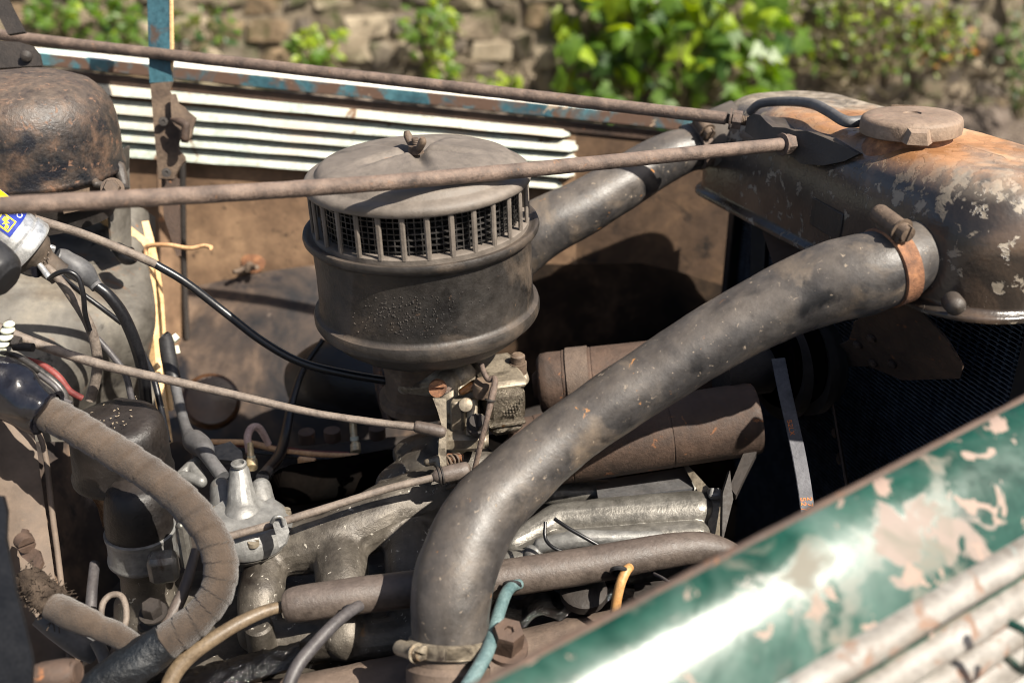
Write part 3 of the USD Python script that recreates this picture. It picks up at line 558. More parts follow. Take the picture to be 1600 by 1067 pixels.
# ================================================================ RADIATOR
rad = T('radiator', 'black radiator with a rust streaked flaking top tank at the right', 'radiator')
TX0, TX1, TY0, TY1, TZ0, TZ1 = .542, .715, .600, 1.085, 1.290, 1.408
def rrect(x0, x1, y0, y1, r, n=14):
    r = max(min(r, (x1 - x0) / 2 - 1e-4, (y1 - y0) / 2 - 1e-4), 1e-4); out = []
    for cx, cy, a in ((x1 - r, y1 - r, 0), (x0 + r, y1 - r, 90), (x0 + r, y0 + r, 180), (x1 - r, y0 + r, 270)):
        for t in np.linspace(0, 90, n): out.append((cx + r * math.cos(math.radians(a + t)), cy + r * math.sin(math.radians(a + t))))
    p = np.array(out); q = []
    for a, b in zip(p, np.roll(p, -1, 0)):
        k = max(1, int(np.linalg.norm(b - a) / .02)); q += [a + (b - a) * i / k for i in range(k)]
    return np.array(q)
base_xy = rrect(TX0, TX1, TY0, TY1, .062)
cxy = V((TX0 + TX1) / 2, (TY0 + TY1) / 2)
def ring(inset, z):
    s = (np.array([(TX1 - TX0) / 2, (TY1 - TY0) / 2]) - inset) / np.array([(TX1 - TX0) / 2, (TY1 - TY0) / 2])
    xy = cxy + (base_xy - cxy) * s; crown = .003 * (1 - ((xy[:, 1] - cxy[1]) / .30) ** 2) * np.clip(inset / .05, 0, 1)
    return np.column_stack([xy, np.full(len(xy), z) + crown])
rg = [ring(-.006, TZ0), ring(-.0065, TZ0 + .003), ring(-.005, TZ0 + .0055), ring(-.001, TZ0 + .007), ring(0, TZ0 + .011), ring(-.001, TZ0 + .03), ring(0, TZ0 + .050)]
for a in np.linspace(8, 90, 9): rg.append(ring(.042 * (1 - math.cos(math.radians(a))), TZ0 + .050 + .058 * math.sin(math.radians(a))))
for i in (.06, .075, .088): rg.append(ring(i, TZ1 - .012 + (i - .04) * .05))
tank_m = rings(np.array(rg), True); tank_m = tank_m.subdivide_to_size(.016)if False else tank_m
def tilt_tank(m): m.vertices[:, 2] += (.80 - m.vertices[:, 1]) * .065; return m
# colour of the tank top: worn bare and rusted round the filler (wear of its own shape)
def tank_look():
    n = {'g': ('geometry', {}), 'sz': ('separate_xyz', {}), 'pw': ('separate_xyz', {}), 'py': ('math', {'math_type': 'multiply_add', 'value2': .055}), 'pz2': ('math', {'math_type': 'subtract', 'value2': .044}), 'pz': ('combine_xyz', {}),
         'nz': ('noise_texture', {'scale': 15.0, 'detail': 7, 'roughness': .62, 'distortion': .6}), 'nf': ('noise_texture', {'scale': 72.0, 'detail': 6, 'roughness': .62, 'distortion': .4}), 'ns': ('noise_texture', {'scale': 9.0, 'detail': 5, 'distortion': .8}),
         'dist': ('vector_math', {'math_type': 'distance', 'vector2': (.60, .79, 1.39)}), 'dm': ('map_range', {'from_min': .04, 'from_max': .20, 'to_min': 1.0, 'to_max': 0.0, 'clamp': True}),
         'black': ('rgb_ramp', {'ramp': [(.3, (.012, .0105, .010)), (.5, (.028, .022, .018)), (.68, (.07, .048, .034))]}),
         'bare': ('rgb_ramp', {'ramp': [(.3, (.10, .082, .062)), (.55, (.19, .158, .118)), (.7, (.27, .23, .18))]}), 'topc': ('rgb_ramp', {'ramp': [(.28, (.05, .047, .047)), (.42, (.14, .12, .10)), (.58, (.27, .225, .175)), (.75, (.36, .31, .25))]}), 'tz': ('map_range', {'from_min': 1.382, 'from_max': 1.402, 'to_min': 0, 'to_max': .92, 'clamp': True}), 'xt': ('mix', {'mix_type': 'mix'}), 'tn': ('noise_texture', {'scale': 24.0, 'detail': 8, 'roughness': .66, 'distortion': 1.2}),
         'rust': ('rgb_ramp', {'ramp': [(.3, (.15, .065, .026)), (.55, (.33, .17, .08)), (.75, (.40, .26, .16))]}),
         # bare primer shows in flakes; nearly everywhere on the upper rear half of the tank
         'rz': ('map_range', {'from_min': 1.382, 'from_max': 1.397, 'to_min': 0, 'to_max': 1, 'clamp': True}), 'rr': ('math', {'math_type': 'multiply'}), 'hz': ('map_range', {'from_min': 1.366, 'from_max': 1.402, 'to_min': -.035, 'to_max': .06, 'clamp': True}), 'sum': ('math', {'math_type': 'add'}),
         'fl': ('map_range', {'from_min': .545, 'from_max': .572, 'to_min': 0, 'to_max': 1, 'clamp': True}), 'x1': ('mix', {'mix_type': 'mix'}),
         'rs': ('math', {'math_type': 'multiply_add', 'value2': .62}), 'rm': ('map_range', {'from_min': .66, 'from_max': .92, 'to_min': 0, 'to_max': 1, 'clamp': True}), 'x2': ('mix', {'mix_type': 'mix'}),
         'ro': ('mix_float', {'a': .26, 'b': .62}), 'bn': ('noise_texture', {'scale': 260.0, 'detail': 4}), 'bh': ('math', {'math_type': 'multiply_add', 'value2': -1.0}), 'bu': ('bump', {'strength': .5, 'distance': .0007}),
         'p': ('principled_bsdf', {'specular_ior_level': .5})}
    l = [('g.position', 'nz.vector'), ('g.position', 'nf.vector'), ('g.position', 'ns.vector'), ('g.position', 'dist.vector1'), ('dist.value', 'dm.value'), ('g.position', 'pw.vector'), ('pw.y', 'py.value1'), ('pw.z', 'py.value3'), ('py.value', 'pz2.value1'), ('pz2.value', 'pz.z'), ('g.position', 'bn.vector'),
         ('nz.fac', 'black.fac'), ('nz.fac', 'bare.fac'), ('ns.fac', 'rust.fac'), ('pz2.value', 'hz.value'), ('nf.fac', 'sum.value1'), ('hz.result', 'sum.value2'), ('sum.value', 'fl.value'), ('fl.result', 'x1.fac'), ('black.color', 'x1.color1'), ('bare.color', 'x1.color2'),
         ('dm.result', 'rs.value1'), ('nz.fac', 'rs.value3'), ('rs.value', 'rm.value'), ('pz2.value', 'rz.value'), ('rm.result', 'rr.value1'), ('rz.result', 'rr.value2'), ('rr.value', 'x2.fac'), ('g.position', 'tn.vector'), ('tn.fac', 'topc.fac'), ('pz2.value', 'tz.value'), ('tz.result', 'xt.fac'), ('x1.color', 'xt.color1'), ('topc.color', 'xt.color2'), ('xt.color', 'x2.color1'), ('rust.color', 'x2.color2'),
         ('fl.result', 'ro.fac'), ('fl.result', 'bh.value1'), ('bn.fac', 'bh.value3'), ('bh.value', 'bu.height'), ('bu.normal', 'p.normal'), ('x2.color', 'p.base_color'), ('ro.result', 'p.roughness')]
    return usdkit.material(stage, '/World/Looks/tank_flaking', n, l, surface='p.BSDF')
L['tank'] = tank_look()
kt = rad.add('top_tank', tilt_tank(rough(tank_m, .0012, 22, 3)), 'tank', smooth=70)
# inlet collars on the rear face
IN0, IN1 = P(1448, 392, .862), P(1112, 222, 1.165)
D0 = nrm(P(1380, 424, .838) - IN0); D1 = nrm(P(1075, 232, 1.165) - IN1)
rad.add('inlet', lathe([(.0, -.04), (.037, -.04), (.034, -.008), (.030, .0), (.0275, .008), (.0275, .03), (0, .03)], IN0, D0, 40), 'lid_dust', kt)
rad.add('inlet', lathe([(.0, -.04), (.038, -.03), (.034, .0), (.026, .008), (.026, .03), (0, .03)], IN1, D1, 40), 'lid_dust', kt)
rad.add('maker_plate', place(chbox(.05, .002, .026, .0008), V(TX0 - .0008, .79, 1.328), V(0, -1, 0), V(1, 0, 0), V(0, 0, 1)), 'black_can', kt)
for (px, py, d) in ((1522, 480, .815),):
    o = on_plane(px, py, V(.6, TY0 + .002, 1.3), V(0, -1, 0)); rad.add('rivet', lathe([(0, -.012), (.008, -.012), (.0078, 0), (.0062, .003), (.003, .005), (0, .0054)], o + V(-.012, .006, 0), nrm(V(-.45, -1, .1)), 20), 'black_can', kt)
# filler neck and cap
NC = V(.602, .772, 1.403); cax = nrm(V(-.03, .055, 1))
rad.add('filler_neck', lathe([(.046, -.02), (.040, -.006), (.034, .002), (.034, .012), (0, .012)], NC, cax, 48), 'rust_orange', kt)
kc = rad.add('filler_cap', lathe([(0, .004), (.030, .004), (.0405, .005), (.0425, .0062), (.0430, .010), (.0425, .0165), (.0415, .0188), (.0385, .0208), (.030, .0217), (.008, .0222), (.0075, .0210), (.005, .0206), (0, .0211)], NC, cax, 64), 'cap', kt, smooth=50)
ea = nrm(-fH - cR * .22); ex = nrm(np.cross(ea, cax))
for s_, a_ in ((1, 0.), (-1, 0.1)):
    e = nrm(rotz(ea * s_, a_)); x = np.cross(UP, e)
    rad.add('cap_ear', trimesh.convex.convex_hull(np.array([NC + e * r_ + x * w_ + UP * z_ for r_, w_, z_ in [(.036, -.015, .0075), (.036, .015, .0075), (.036, -.011, .021), (.036, .011, .021), (.0478, -.0085, .0065), (.0478, .0085, .0065), (.0462, -.006, .0165), (.0462, .006, .0165)]])), 'cap', kc)
rad.add('overflow_pipe', tube([NC + V(-.012, .036, .004), NC + V(-.012, .05, .004), P(1322, 190, .965), P(1295, 175, .99), P(1270, 163, 1.02), P(1235, 159, 1.05), P(1190, 162, 1.08), P(1172, 175, 1.10)], [.0052, .0052, .0052, .005, .005, .0048, .0046, .0046], 14), 'grey_rubber', kt)
# stay bracket: folded lug on the tank's rear edge
bk_ = [(1166, 184), (1176, 178), (1188, 180), (1197, 190), (1208, 199), (1228, 200), (1243, 205), (1262, 205), (1290, 216), (1340, 240), (1318, 252), (1286, 259), (1252, 256), (1236, 244), (1196, 228), (1162, 206)]
def bd(x): return 1.040 + (x - 1162) * (.925 - 1.040) / 178
rad.add('stay_bracket', plate([(x, y, bd(x)) for x, y in bk_], None, .034), 'black_can')
0 and rad.add('bracket_tab', rough(plate([(1176, 176, 1.045), (1230, 176, 1.06), (1345, 236, .965), (1330, 243, .945), (1258, 204, .995), (1200, 190, 1.03)], None, .012), .0008, 60), 'black_can')
# core: frame and fins
cx0, cx1, cy0, cy1, cz0, cz1 = .622, .672, .605, 1.08, .78, 1.292
def box(x0, x1, y0, y1, z0, z1, c=.001): return place(chbox(x1 - x0, y1 - y0, z1 - z0, c), V((x0 + x1) / 2, (y0 + y1) / 2, (z0 + z1) / 2), V(1, 0, 0), V(0, 1, 0), V(0, 0, 1))
kr = rad.add('core', box(cx0 + .006, cx1, cy0, cy1, cz0, cz1), 'black_paint')
fins = []
for z in np.arange(cz0 + .01, cz1 - .004, .0042): fins.append(trimesh.creation.box((.007, cy1 - cy0 - .004, .0011), transform=trimesh.transformations.translation_matrix((cx0 + .0032, (cy0 + cy1) / 2, z))))
rad.add('fins', fins, 'core_fin', kr, smooth=False, kind='stuff')
rad.add('tubes', [trimesh.creation.box((.004, .0022, cz1 - cz0), transform=trimesh.transformations.translation_matrix((cx0 + .0045, y, (cz0 + cz1) / 2))) for y in np.arange(cy0 + .006, cy1, .011)], 'core_fin', kr, smooth=False, kind='stuff')
for y in (cy0 - .014, cy1): rad.add('side_channel', box(cx0 - .012, cx1 + .01, y, y + .014, cz0, cz1 - .002), 'black_paint')
rad.add('bottom_tank', box(.60, .70, .60, 1.085, .70, .78, .02), 'black_paint')
rad.add('side_channel', plate([(1176, 318, 1.13), (1198, 330, 1.12), (1192, 470, 1.13), (1170, 470, 1.14)], None, .01), 'black_paint')

# ---------------------------------------------------------------- stays
def stay(label, pts, nut_at, ext):
    t = T('stay_rod', label, 'rod', None); pts = [P(*p) for p in pts]
    t.add('rod', rough(tube(pts, .0063, 20, 40), .00035, 220, 3), 'rod_rust', smooth=60)
    dr = nrm(pts[-1] - pts[0]); e = pts[-1]
    t.add('thread', worm_thread(e - dr * .022, e + dr * ext, .0052), 'strap_bare')
    t.add('nut', hexa(e + dr * nut_at, dr, .0095, .009), 'rod_rust'); t.add('washer', lathe([(0, 0), (.0105, 0), (.0105, .002), (0, .002)], e + dr * (nut_at - .003), dr, 20), 'rod_rust')
    return t
stay('long thin rusty stay rod running above the far bonnet rail to the radiator', [(-420, -5, 1.265), (0, 55, 1.2), (600, 124, 1.125), (1135, 185.5, 1.05)], .006, .022)
t = stay('long rusty stay rod passing in front of the air cleaner to the radiator', [(-420, 346, .633), (0, 322, .70), (620, 284, .818), (1222, 226, .985)], .002, .014)

# ---------------------------------------------------------------- top hoses
h0 = T('radiator_hose', 'thick black rubber radiator hose arching through the foreground', 'hose')
hp = [(702, 1022, .802, 58), (703, 985, .803, 61), (704, 940, .805, 63), (716, 885, .812, 64), (752, 806, .828, 61), (812, 744, .842, 56), (882, 684, .852, 51), (955, 632, .856, 51), (1031, 582, .86, 52), (1105, 535, .86, 54), (1178, 494, .858, 56), (1245, 462, .855, 60), (1300, 441, .85, 64), (1345, 430, .846, 65), (1390, 416, .845, 60), (1436, 396, .855, 54)]
h0.add('hose', rough(ptube(hp, sides=44, per=10), .0009, 45, 3), 'rubber', smooth=70)
c0 = P(1391, 415, .8455); a0 = nrm(P(1440, 395, .857) - P(1345, 430, .846))
clamp(h0, c0, a0, m_(60.5, .8455) + .0006, .0155, UP * 1.0 - cR * .1 - cF * .25, 'rust_orange', 'strap_bare', hw=1.25)
c1 = P(702, 1008, .8025); a1 = nrm(P(704, 940, .805) - P(702, 1022, .802))
clamp(h0, c1, a1, m_(59.5, .8025) + .0006, .012, -cR * .9 - cF * .75, 'zinc', 'zinc', hw=.95)
teeth = []
ub, vb, wb_ = basis(a1); Rb = m_(59.5, .8025) + .0022
for i in range(26):
    th = i * .045; dr = math.cos(th) * nrm(-cF + a1 * np.dot(cF, a1)) + math.sin(th) * nrm(np.cross(a1, -cF))
    teeth.append(bar_box(c1 + dr * Rb - a1 * .0045, c1 + dr * Rb + a1 * .0045, .0012, .0012, dr))
h0.add('band_teeth', teeth, 'zinc', 1, smooth=False)
h1 = T('radiator_hose', 'black radiator hose on the far side, dusty where the sun strikes it', 'hose')
hp = [(650, 640, 1.2, 40), (690, 560, 1.17, 41), (742, 462, 1.14, 44), (800, 396, 1.13, 47), (850, 356, 1.125, 47), (905, 328, 1.13, 44), (960, 295, 1.14, 42), (1010, 264, 1.15, 40), (1050, 243, 1.155, 37), (1086, 230, 1.16, 33), (1104, 224, 1.162, 33)]
h1.add('hose', rough(ptube(hp, sides=40, per=8), .0008, 45, 3), 'rubber', smooth=70)
c2 = P(1093, 228, 1.16); clamp(h1, c2, nrm(P(1112, 222, 1.165) - P(1050, 243, 1.155)), m_(33.5, 1.16) + .0008, .013, UP * .9 + cR * .35 - cF * .55, 'rod_rust', 'strap_bare', hw=1.15)

# ================================================================ AIR CLEANER
AC = P(668, 476, .97); AX = nrm(V(-.035, 0, 1))
ac = T('air_cleaner', 'round black oil bath air cleaner with a slotted cage under its domed lid', 'air cleaner')
body = [(0, -.040), (.035, -.040), (.060, -.037), (.078, -.030), (.090, -.020), (.0955, -.011), (.0985, -.0085), (.1015, -.0075), (.1030, -.004), (.1032, .001), (.1020, .005), (.0985, .0065), (.0972, .010), (.0968, .045), (.0972, .0725), (.0985, .0755), (.1015, .0768), (.1040, .0795), (.1046, .083), (.1036, .0858), (.1015, .0862), (.0992, .0846), (.0962, .0835), (.088, .0832), (0, .083)]
kb = ac.add('bowl', rough(lathe(body, AC, AX, 120), .0006, 40, 6), 'black_can', smooth=45)
lipk = ac.add('cage_foot', lathe([(.090, .0835), (.0955, .0835), (.0958, .0885), (.094, .0895), (.090, .0895)], AC, AX, 96), 'lid_dust', kb)
u, v, w = basis(AX)
for i in range(30):
    a = i * 2 * np.pi / 30 + .06; dr = math.cos(a) * u + math.sin(a) * v
    ac.add('bar', bar_box(AC + AX * .087 + dr * .0945, AC + AX * .130 + dr * .0945, .0048, .0032, dr, .0012), 'lid_dust')
ac.add('filter_core', lathe([(0, .08), (.078, .08), (.078, .128), (0, .128)], AC, AX, 48), 'soot')
wires = []
for i in range(96):
    a = i * 2 * np.pi / 96; dr = math.cos(a) * u + math.sin(a) * v; j = .0008 * math.sin(i * 2.3)
    wires.append(bar_box(AC + AX * .084 + dr * (.0865 + j), AC + AX * .130 + dr * (.0865 - j), .0011, .0011, dr, .0002))
for z in np.arange(.087, .129, .0055):
    wires.append(lathe([(.0860, z - .0005), (.0873, z - .0005), (.0873, z + .0005), (.0860, z + .0005)], AC, AX, 72))
ac.add('wire_screen', wires, 'screen_wire', smooth=False, kind='stuff')
lp = [(0, .126), (.080, .126), (.0935, .1265), (.0968, .1272), (.0988, .1292), (.0990, .1325), (.0978, .1352), (.0958, .1370), (.0930, .1382), (.0895, .1390), (.0878, .1402), (.0862, .1432), (.0835, .1458), (.079, .1476), (.07, .1497), (.058, .1520), (.046, .1541), (.036, .1556), (.024, .1568), (.016, .1570), (.011, .1554), (.008, .1544), (.0, .1542)]
lid = lathe(lp, AC, AX, 160)
rel = lid.vertices - AC; zz = rel @ AX; xx, yy = rel @ u, rel @ v; rad_ = np.hypot(xx, yy); th = np.arctan2(yy, xx)
top = (zz > .1455); vv = lid.vertices.copy()
ph = math.atan2(np.dot(nrm(cR * .25 - fH), v), np.dot(nrm(cR * .25 - fH), u))
for k_ in range(5):
    dth = (th - ph - k_ * 2 * np.pi / 5 + np.pi) % (2 * np.pi) - np.pi
    vv += np.outer(np.where(top, -.0058 * np.exp(-(rad_ * dth / .0055) ** 2) * np.exp(-((rad_ - .020) / .022) ** 2) + .0018 * np.exp(-((np.abs(rad_ * dth) - .009) / .005) ** 2) * np.exp(-((rad_ - .028) / .02) ** 2), 0), AX)
lid.vertices = vv
kl = ac.add('lid', rough(lid, .0007, 26, 2), 'lid_dust', smooth=60)
wo = AC + AX * .1548
ac.add('stud', worm_thread(wo - AX * .004, wo + AX * .013, .0032), 'strap_bare', kl)
wd = nrm(cR * .55 - fH * .8)
wing = [lathe([(0, 0), (.007, 0), (.0062, .007), (.005, .0075), (0, .0075)], wo - AX * .001, AX, 16)]
for s in (1, -1):
    wing.append(tube([wo + AX * .003 + wd * s * .004, wo + AX * .007 + wd * s * .0085, wo + AX * .0125 + wd * s * .0125, wo + AX * .0165 + wd * s * .0135], [.0032, .0034, .0036, .0022], 12, 5))
ac.add('wing_nut', wing, 'strap_bare', kl)
ac.add('dust_flecks', [trimesh.creation.icosphere(0, rng.uniform(.0003, .00085)).apply_translation(AC + AX * z_ + (math.cos(a) * u + math.sin(a) * v) * .0969) for a, z_ in [(ph + rng.normal(-.25, .3), rng.uniform(.015, .055)) for _ in range(260)]], 'black_can', kb, smooth=False, kind='stuff')

for q_ in ac.parts:                                         # the bowl is a little squat
    rel = q_[1].vertices - AC; q_[1].vertices = q_[1].vertices - np.outer(rel @ AX, AX) * .07
# ================================================================ CARBURETTOR
cb = T('carburettor', 'grimy cast carburettor with an oily float bowl under the air cleaner', 'carburettor')
co = P(665, 489, .97) - AX * .030
kb = cb.add('throat', rough(lathe([(0, .01), (.047, .010), (.046, -.006), (.040, -.018), (.038, -.045), (.040, -.06), (.045, -.064), (.045, -.072), (0, -.072)], co + fH * .02 - cR * .008, AX, 48), .0008, 60), 'strap_bare')
cb.add('air_horn', pblob([[(640, 600, 1.0, 22), (720, 590, .98, 26)], [(700, 600, .97, 22), (706, 640, .965, 17)]], length=.004), 'zinc', kb)
kv = cb.add('main_body', pblob([[(712, 610, .975, 22), (716, 690, .97, 20)], [(735, 640, .97, 16), (735, 690, .97, 16)], [(716, 636, .965, 16), (742, 612, .96, 13)]], length=.004, smooth=5), 'zinc')
cb.add('venturi_cover', pbox(703, 630, 724, 684, .945, .012, -.15, .002), 'zinc', kv)
cb.add('passage_boss', [ptube([(739, 625, .945, 8), (736, 680, .94, 8)], sides=14), lathe([(0, 0), (.0065, 0), (.006, .006), (.003, .007), (0, .007)], P(728, 632, .936), -cF, 14)], 'zinc', kv)
cb.add('brown_gasket_corner', pblob([[(722, 612, .94, 6), (741, 601, .938, 8), (746, 612, .938, 5)]], length=.003), 'glass_amber', kv)
cb.add('lower_flange', [pbox(690, 682, 764, 707, .945, .07, .05, .004), pbox(742, 660, 764, 690, .94, .02, .1, .005)], 'zinc', kv)
kf = cb.add('float_bowl', rough(pbox(764, 612, 823, 664, .955, .055, .28, .005).subdivide().subdivide().subdivide(), .0006, 90), 'oily_bowl', smooth=50)
cb.add('bowl_sump', rough(pbox(768, 664, 820, 683, .957, .05, .28, .006), .0005, 90), 'oily_bowl', kf)
cb.add('bowl_seam', pbox(765, 661, 822, 667, .9535, .05, .28, .001), 'oily_bowl', kf)
cb.add('emboss', [pbox(x, y, x + 3, y + 3, .9545 , .003, .28, .0005) for y in range(618, 650, 5) for x in range(780 + (y - 618) // 4, 818 - (y - 618) // 3, 5)], 'oily_bowl', kf, smooth=False, kind='stuff')
lid_pts = [(754, 603, .93), (826, 600, .948), (826, 606, .951), (758, 615, .93)]
cb.add('bowl_lid', [pbox(759, 598, 827, 613, .952, .062, .28, .004), pblob([[(765, 596, .98, 12), (815, 592, .99, 12)], [(775, 578, 1.0, 14), (806, 566, 1.01, 12)], [(765, 596, .98, 12), (775, 578, 1.0, 14)], [(815, 592, .99, 12), (806, 566, 1.01, 12)]], length=.004, smooth=4)], 'zinc', kf)
o = P(809, 566, .985); cb.add('lid_bolt', [lathe([(0, 0), (.0085, 0), (.0085, .012), (0, .012)], o - UP * .012, UP, 16), lathe([(0, 0), (.0068, 0), (.0068, .007), (.005, .0085), (0, .0085)], o, UP, 16)], 'strap_bare', kf)
o = P(754, 601, .935); cb.add('vent_cap', lathe([(0, -.01), (.009, -.01), (.0092, 0), (.0075, .003), (0, .0035)], o, nrm(UP - .2 * cF), 20), 'strap_bare', kf)
o = P(684, 606, .932); cb.add('slotted_screw', slot_screw(o, nrm(-fH + UP * .35 - cR * .05), .0082, .006, cR + UP * .06), 'rust_orange')
cb.add('choke_plate', plate([(672, 616), (686, 619), (702, 612), (706, 606), (700, 604), (690, 612)], .931, .002), 'rod_rust')
o = P(746, 662, .93); cb.add('flange_bolt', [slot_screw(o, nrm(UP * .8 - fH * .5), .0075, .007, UP), lathe([(0, -.006), (.010, -.006), (.010, 0), (0, 0)], o, nrm(UP * .8 - fH * .5), 20)], 'dark_iron')
cb.add('choke_lever', plate([(676, 622), (697, 622), (698, 668), (697, 712), (685, 712), (686, 680), (690, 664), (683, 640)], .925, .0028), 'zinc')
cb.add('throttle_arm', plate([(686, 700), (696, 700), (698, 730), (688, 732)], .925, .003), 'zinc')
cb.add('throttle_block', pblob([[(668, 722, .94, 6), (686, 718, .94, 8), (690, 736, .935, 6), (678, 742, .935, 5)]], length=.002, smooth=4), 'zinc')
cb.add('idle_spring', spring(P(697, 721, .93), P(722, 715, .94), m_(8, .93), m_(2.0, .93), 4), 'strap_bare')
o = P(721, 715, .94); cb.add('idle_screw', slot_screw(o - cR * .012, nrm(cR + UP * .2 - fH * .3), m_(7, .93), .014, UP), 'rust_orange')
cb.add('lower_bracket', pblob([[(705, 752, .95, 5), (716, 745, .945, 6), (722, 758, .945, 4)], [(700, 762, .95, 3), (712, 756, .948, 4)]], length=.002, smooth=4), 'strap_bare')
cb.add('link_rod', tube([P(752, 569, .93), P(756, 582, .925), P(763, 593, .922), P(772, 591, .92), P(773, 600, .915), P(769, 618, .913), P(762, 650, .912), P(752, 690, .915), P(741, 735, .925), P(737, 752, .93)], [m_(4.5, .92)] * 3 + [m_(5, .92)] * 2 + [m_(6, .92), m_(4.5, .92), m_(4.5, .92), m_(4.2, .92), m_(4.2, .92)], 12, 6), 'rod_rust', label='rusty bent link rod from the throttle to the bowl')
cb.add('link_clip', lathe([(.003, 0), (.0048, 0), (.0048, .0016), (.003, .0016)], P(766, 624, .912), nrm(P(762, 650, .912) - P(769, 618, .913)), 14), 'dark_iron')

# ================================================================ ENGINE CASTINGS
mf = T('intake_manifold', 'pale grey cast intake manifold with branching runners under the carburettor', 'manifold')
mm = pblob([[(430, 862, .935, 40), (520, 845, .935, 46), (610, 800, .96, 50), (700, 770, .985, 54)], [(620, 760, 1.0, 34), (680, 735, 1.0, 50), (740, 735, 1.0, 44)], [(640, 710, 1.02, 26), (700, 700, 1.0, 40)],
            [(418, 870, .93, 34), (408, 930, .90, 36), (405, 985, .89, 34)], [(530, 850, .935, 42), (536, 915, .90, 42), (540, 990, .88, 42)], [(640, 830, .96, 44), (650, 920, .91, 46), (650, 985, .89, 46)], [(420, 1000, .885, 34), (560, 1000, .88, 30), (700, 985, .885, 34)]], length=.0055, smooth=14)
mf.add('casting', rough(mm, .0012, 60, 2), 'cast_alloy', smooth=70)
mf.add('rear_riser', pblob([[(614, 742, 1.0, 12), (590, 800, .97, 14)], [(600, 785, .985, 16), (690, 745, .99, 24)]], length=.004), 'dark_iron')
blk = T('engine_block', 'dark oily engine block filling the bottom of the bay', 'engine')
blk.add('block', rough(box(-.16, .42, .56, 1.10, .62, .985, .02).subdivide().subdivide().subdivide().subdivide(), .006, 14), 'dark_iron')
blk.add('valley_floor', rough(sheet(bilinear(P(250, 900, .97), P(760, 880, 1.0), P(760, 1010, .905), P(200, 1060, .87), 20, 30, lambda s, t: .006 * np.sin(11 * t) * np.cos(7 * s)), .01), .002, 30), 'cast_alloy')
for px, py, r_ in ((405, 968, 20), (238, 965, 19)):
    o = P(px, py + 14, .855); blk.add('stud_boss', lathe([(0, -.03), (m_(r_ * 1.15, .86), -.03), (m_(r_ * 1.1, .86), .004), (m_(r_ * .9, .86), .006), (0, .006)], o, nrm(UP - .15 * cF), 24), 'cast_alloy')
o = P(240, 958, .84); blk.add('head_nut', hex_bolt(o, nrm(UP - .25 * fH), .0082, .010), 'dark_iron')
sl = T('oil_sludge', 'glossy black oil sludge with grit beside the cylinder head', 'sludge', kind='stuff')
g_ = bilinear(P(262, 1052, .845), P(468, 1000, .85), P(470, 1040, .83), P(262, 1100, .81), 24, 44, lambda s, t: .006 * np.sin(np.pi * s) * np.sin(np.pi * t))
sl.add('sludge', rough(sheet(g_, .004), .003, 160, 2), 'sludge', smooth=60)

def headsec(x, k=1.0): return [(x, y, z) for y, z in [(.672, .985), (.668, 1.030), (.658, 1.046), (.64, 1.050), (.60, 1.040), (.54, 1.000), (.47, .945), (.43, .905), (.43, .85), (.672, .85)]]
hd = T('cylinder_head', 'brown dusty cylinder head along the bottom edge', 'cylinder head')
hx = [-.22, -.1, .02, .07, .13, .2, .26, .33, .40, .44]
hm = rings(np.array([headsec(x) for x in np.linspace(-.22, .44, 60)]), True)
kh = hd.add('casting', rough(hm.subdivide(), .0022, 16, 3), 'head_iron', smooth=45)
wo_ = P(700, 1046, .802)
hd.add('water_outlet', rough(lathe([(.062, -.045), (.052, -.02), (m_(66, .80), -.008), (m_(66, .80), .002), (m_(57, .80), .006), (m_(57, .80), .03), (0, .03)], wo_ + a1 * 0, a1, 48), .0006, 40), 'head_iron', kh)
o = P(792, 1004, .80); ax_ = nrm(UP * .93 - fH * .22 + cR * .1)
hd.add('head_bolt', [lathe([(0, -.004), (.0125, -.004), (.0125, .013), (.0112, .0165), (.004, .0165), (.0035, .014), (0, .014)], o, ax_, 6), lathe([(0, -.004), (.017, -.004), (.0165, 0), (0, 0)], o - ax_ * .002, ax_, 24)], 'rust_dark', kh)
hd.add('head_bolt', hex_bolt(P(870, 1052, .70), ax_, .011, .012), 'rust_dark', kh)
hd.add('gasket_edge', rough(sheet(bilinear(P(770, 985, .875), P(985, 935, .91), P(985, 905, .955), P(770, 950, .93), 14, 40, lambda s, t: .004 * np.sin(t * 23)), .006), .003, 70), 'sludge', smooth=50)
hd.add('plug_cover', lathe([(0, -.004), (.020, -.004), (.020, .004), (.016, .007), (0, .008)], P(912, 925, .90), nrm(UP - .3 * cF), 24), 'dark_iron')
hd.add('rear_outlet', rough(ptube([(30, 1070, .74, 24), (80, 1058, .74, 26), (112, 1052, .745, 24), (121, 1051, .745, 15)], sides=28), .0008, 60), 'rust_dark', label='short rusty pipe stub at the lower left')

# silver casting and generator in front of the carburettor
cv = T('front_cover', 'grey alloy front cover casting with ribbed ledges below the generator', 'engine cover')
def slab(pts, rs, d): return pblob([[(x, y, dd, r) for x, y, dd, r in pts]], length=.004, smooth=6)
kc_ = cv.add('casting', rough(pblob([[(800, 850, .965, 18), (870, 812, .985, 26), (960, 806, .985, 30), (1085, 800, .985, 34)], [(870, 850, .965, 22), (1085, 842, .965, 30)], [(850, 770, 1.03, 20), (1085, 770, 1.03, 22)], [(790, 880, .945, 20), (880, 868, .945, 16), (1020, 850, .945, 18)], [(880, 905, .93, 22), (1080, 880, .94, 20)]], length=.005, smooth=10), .0006, 60), 'alloy_cover', smooth=60)
cv.add('ledge', rough(pblob([[(846, 852, .94, 13), (900, 842, .935, 15), (1030, 838, .935, 9)], [(832, 866, .94, 16), (836, 890, .93, 14)]], length=.003, smooth=5), .0006, 90), 'alloy_bright', kc_)
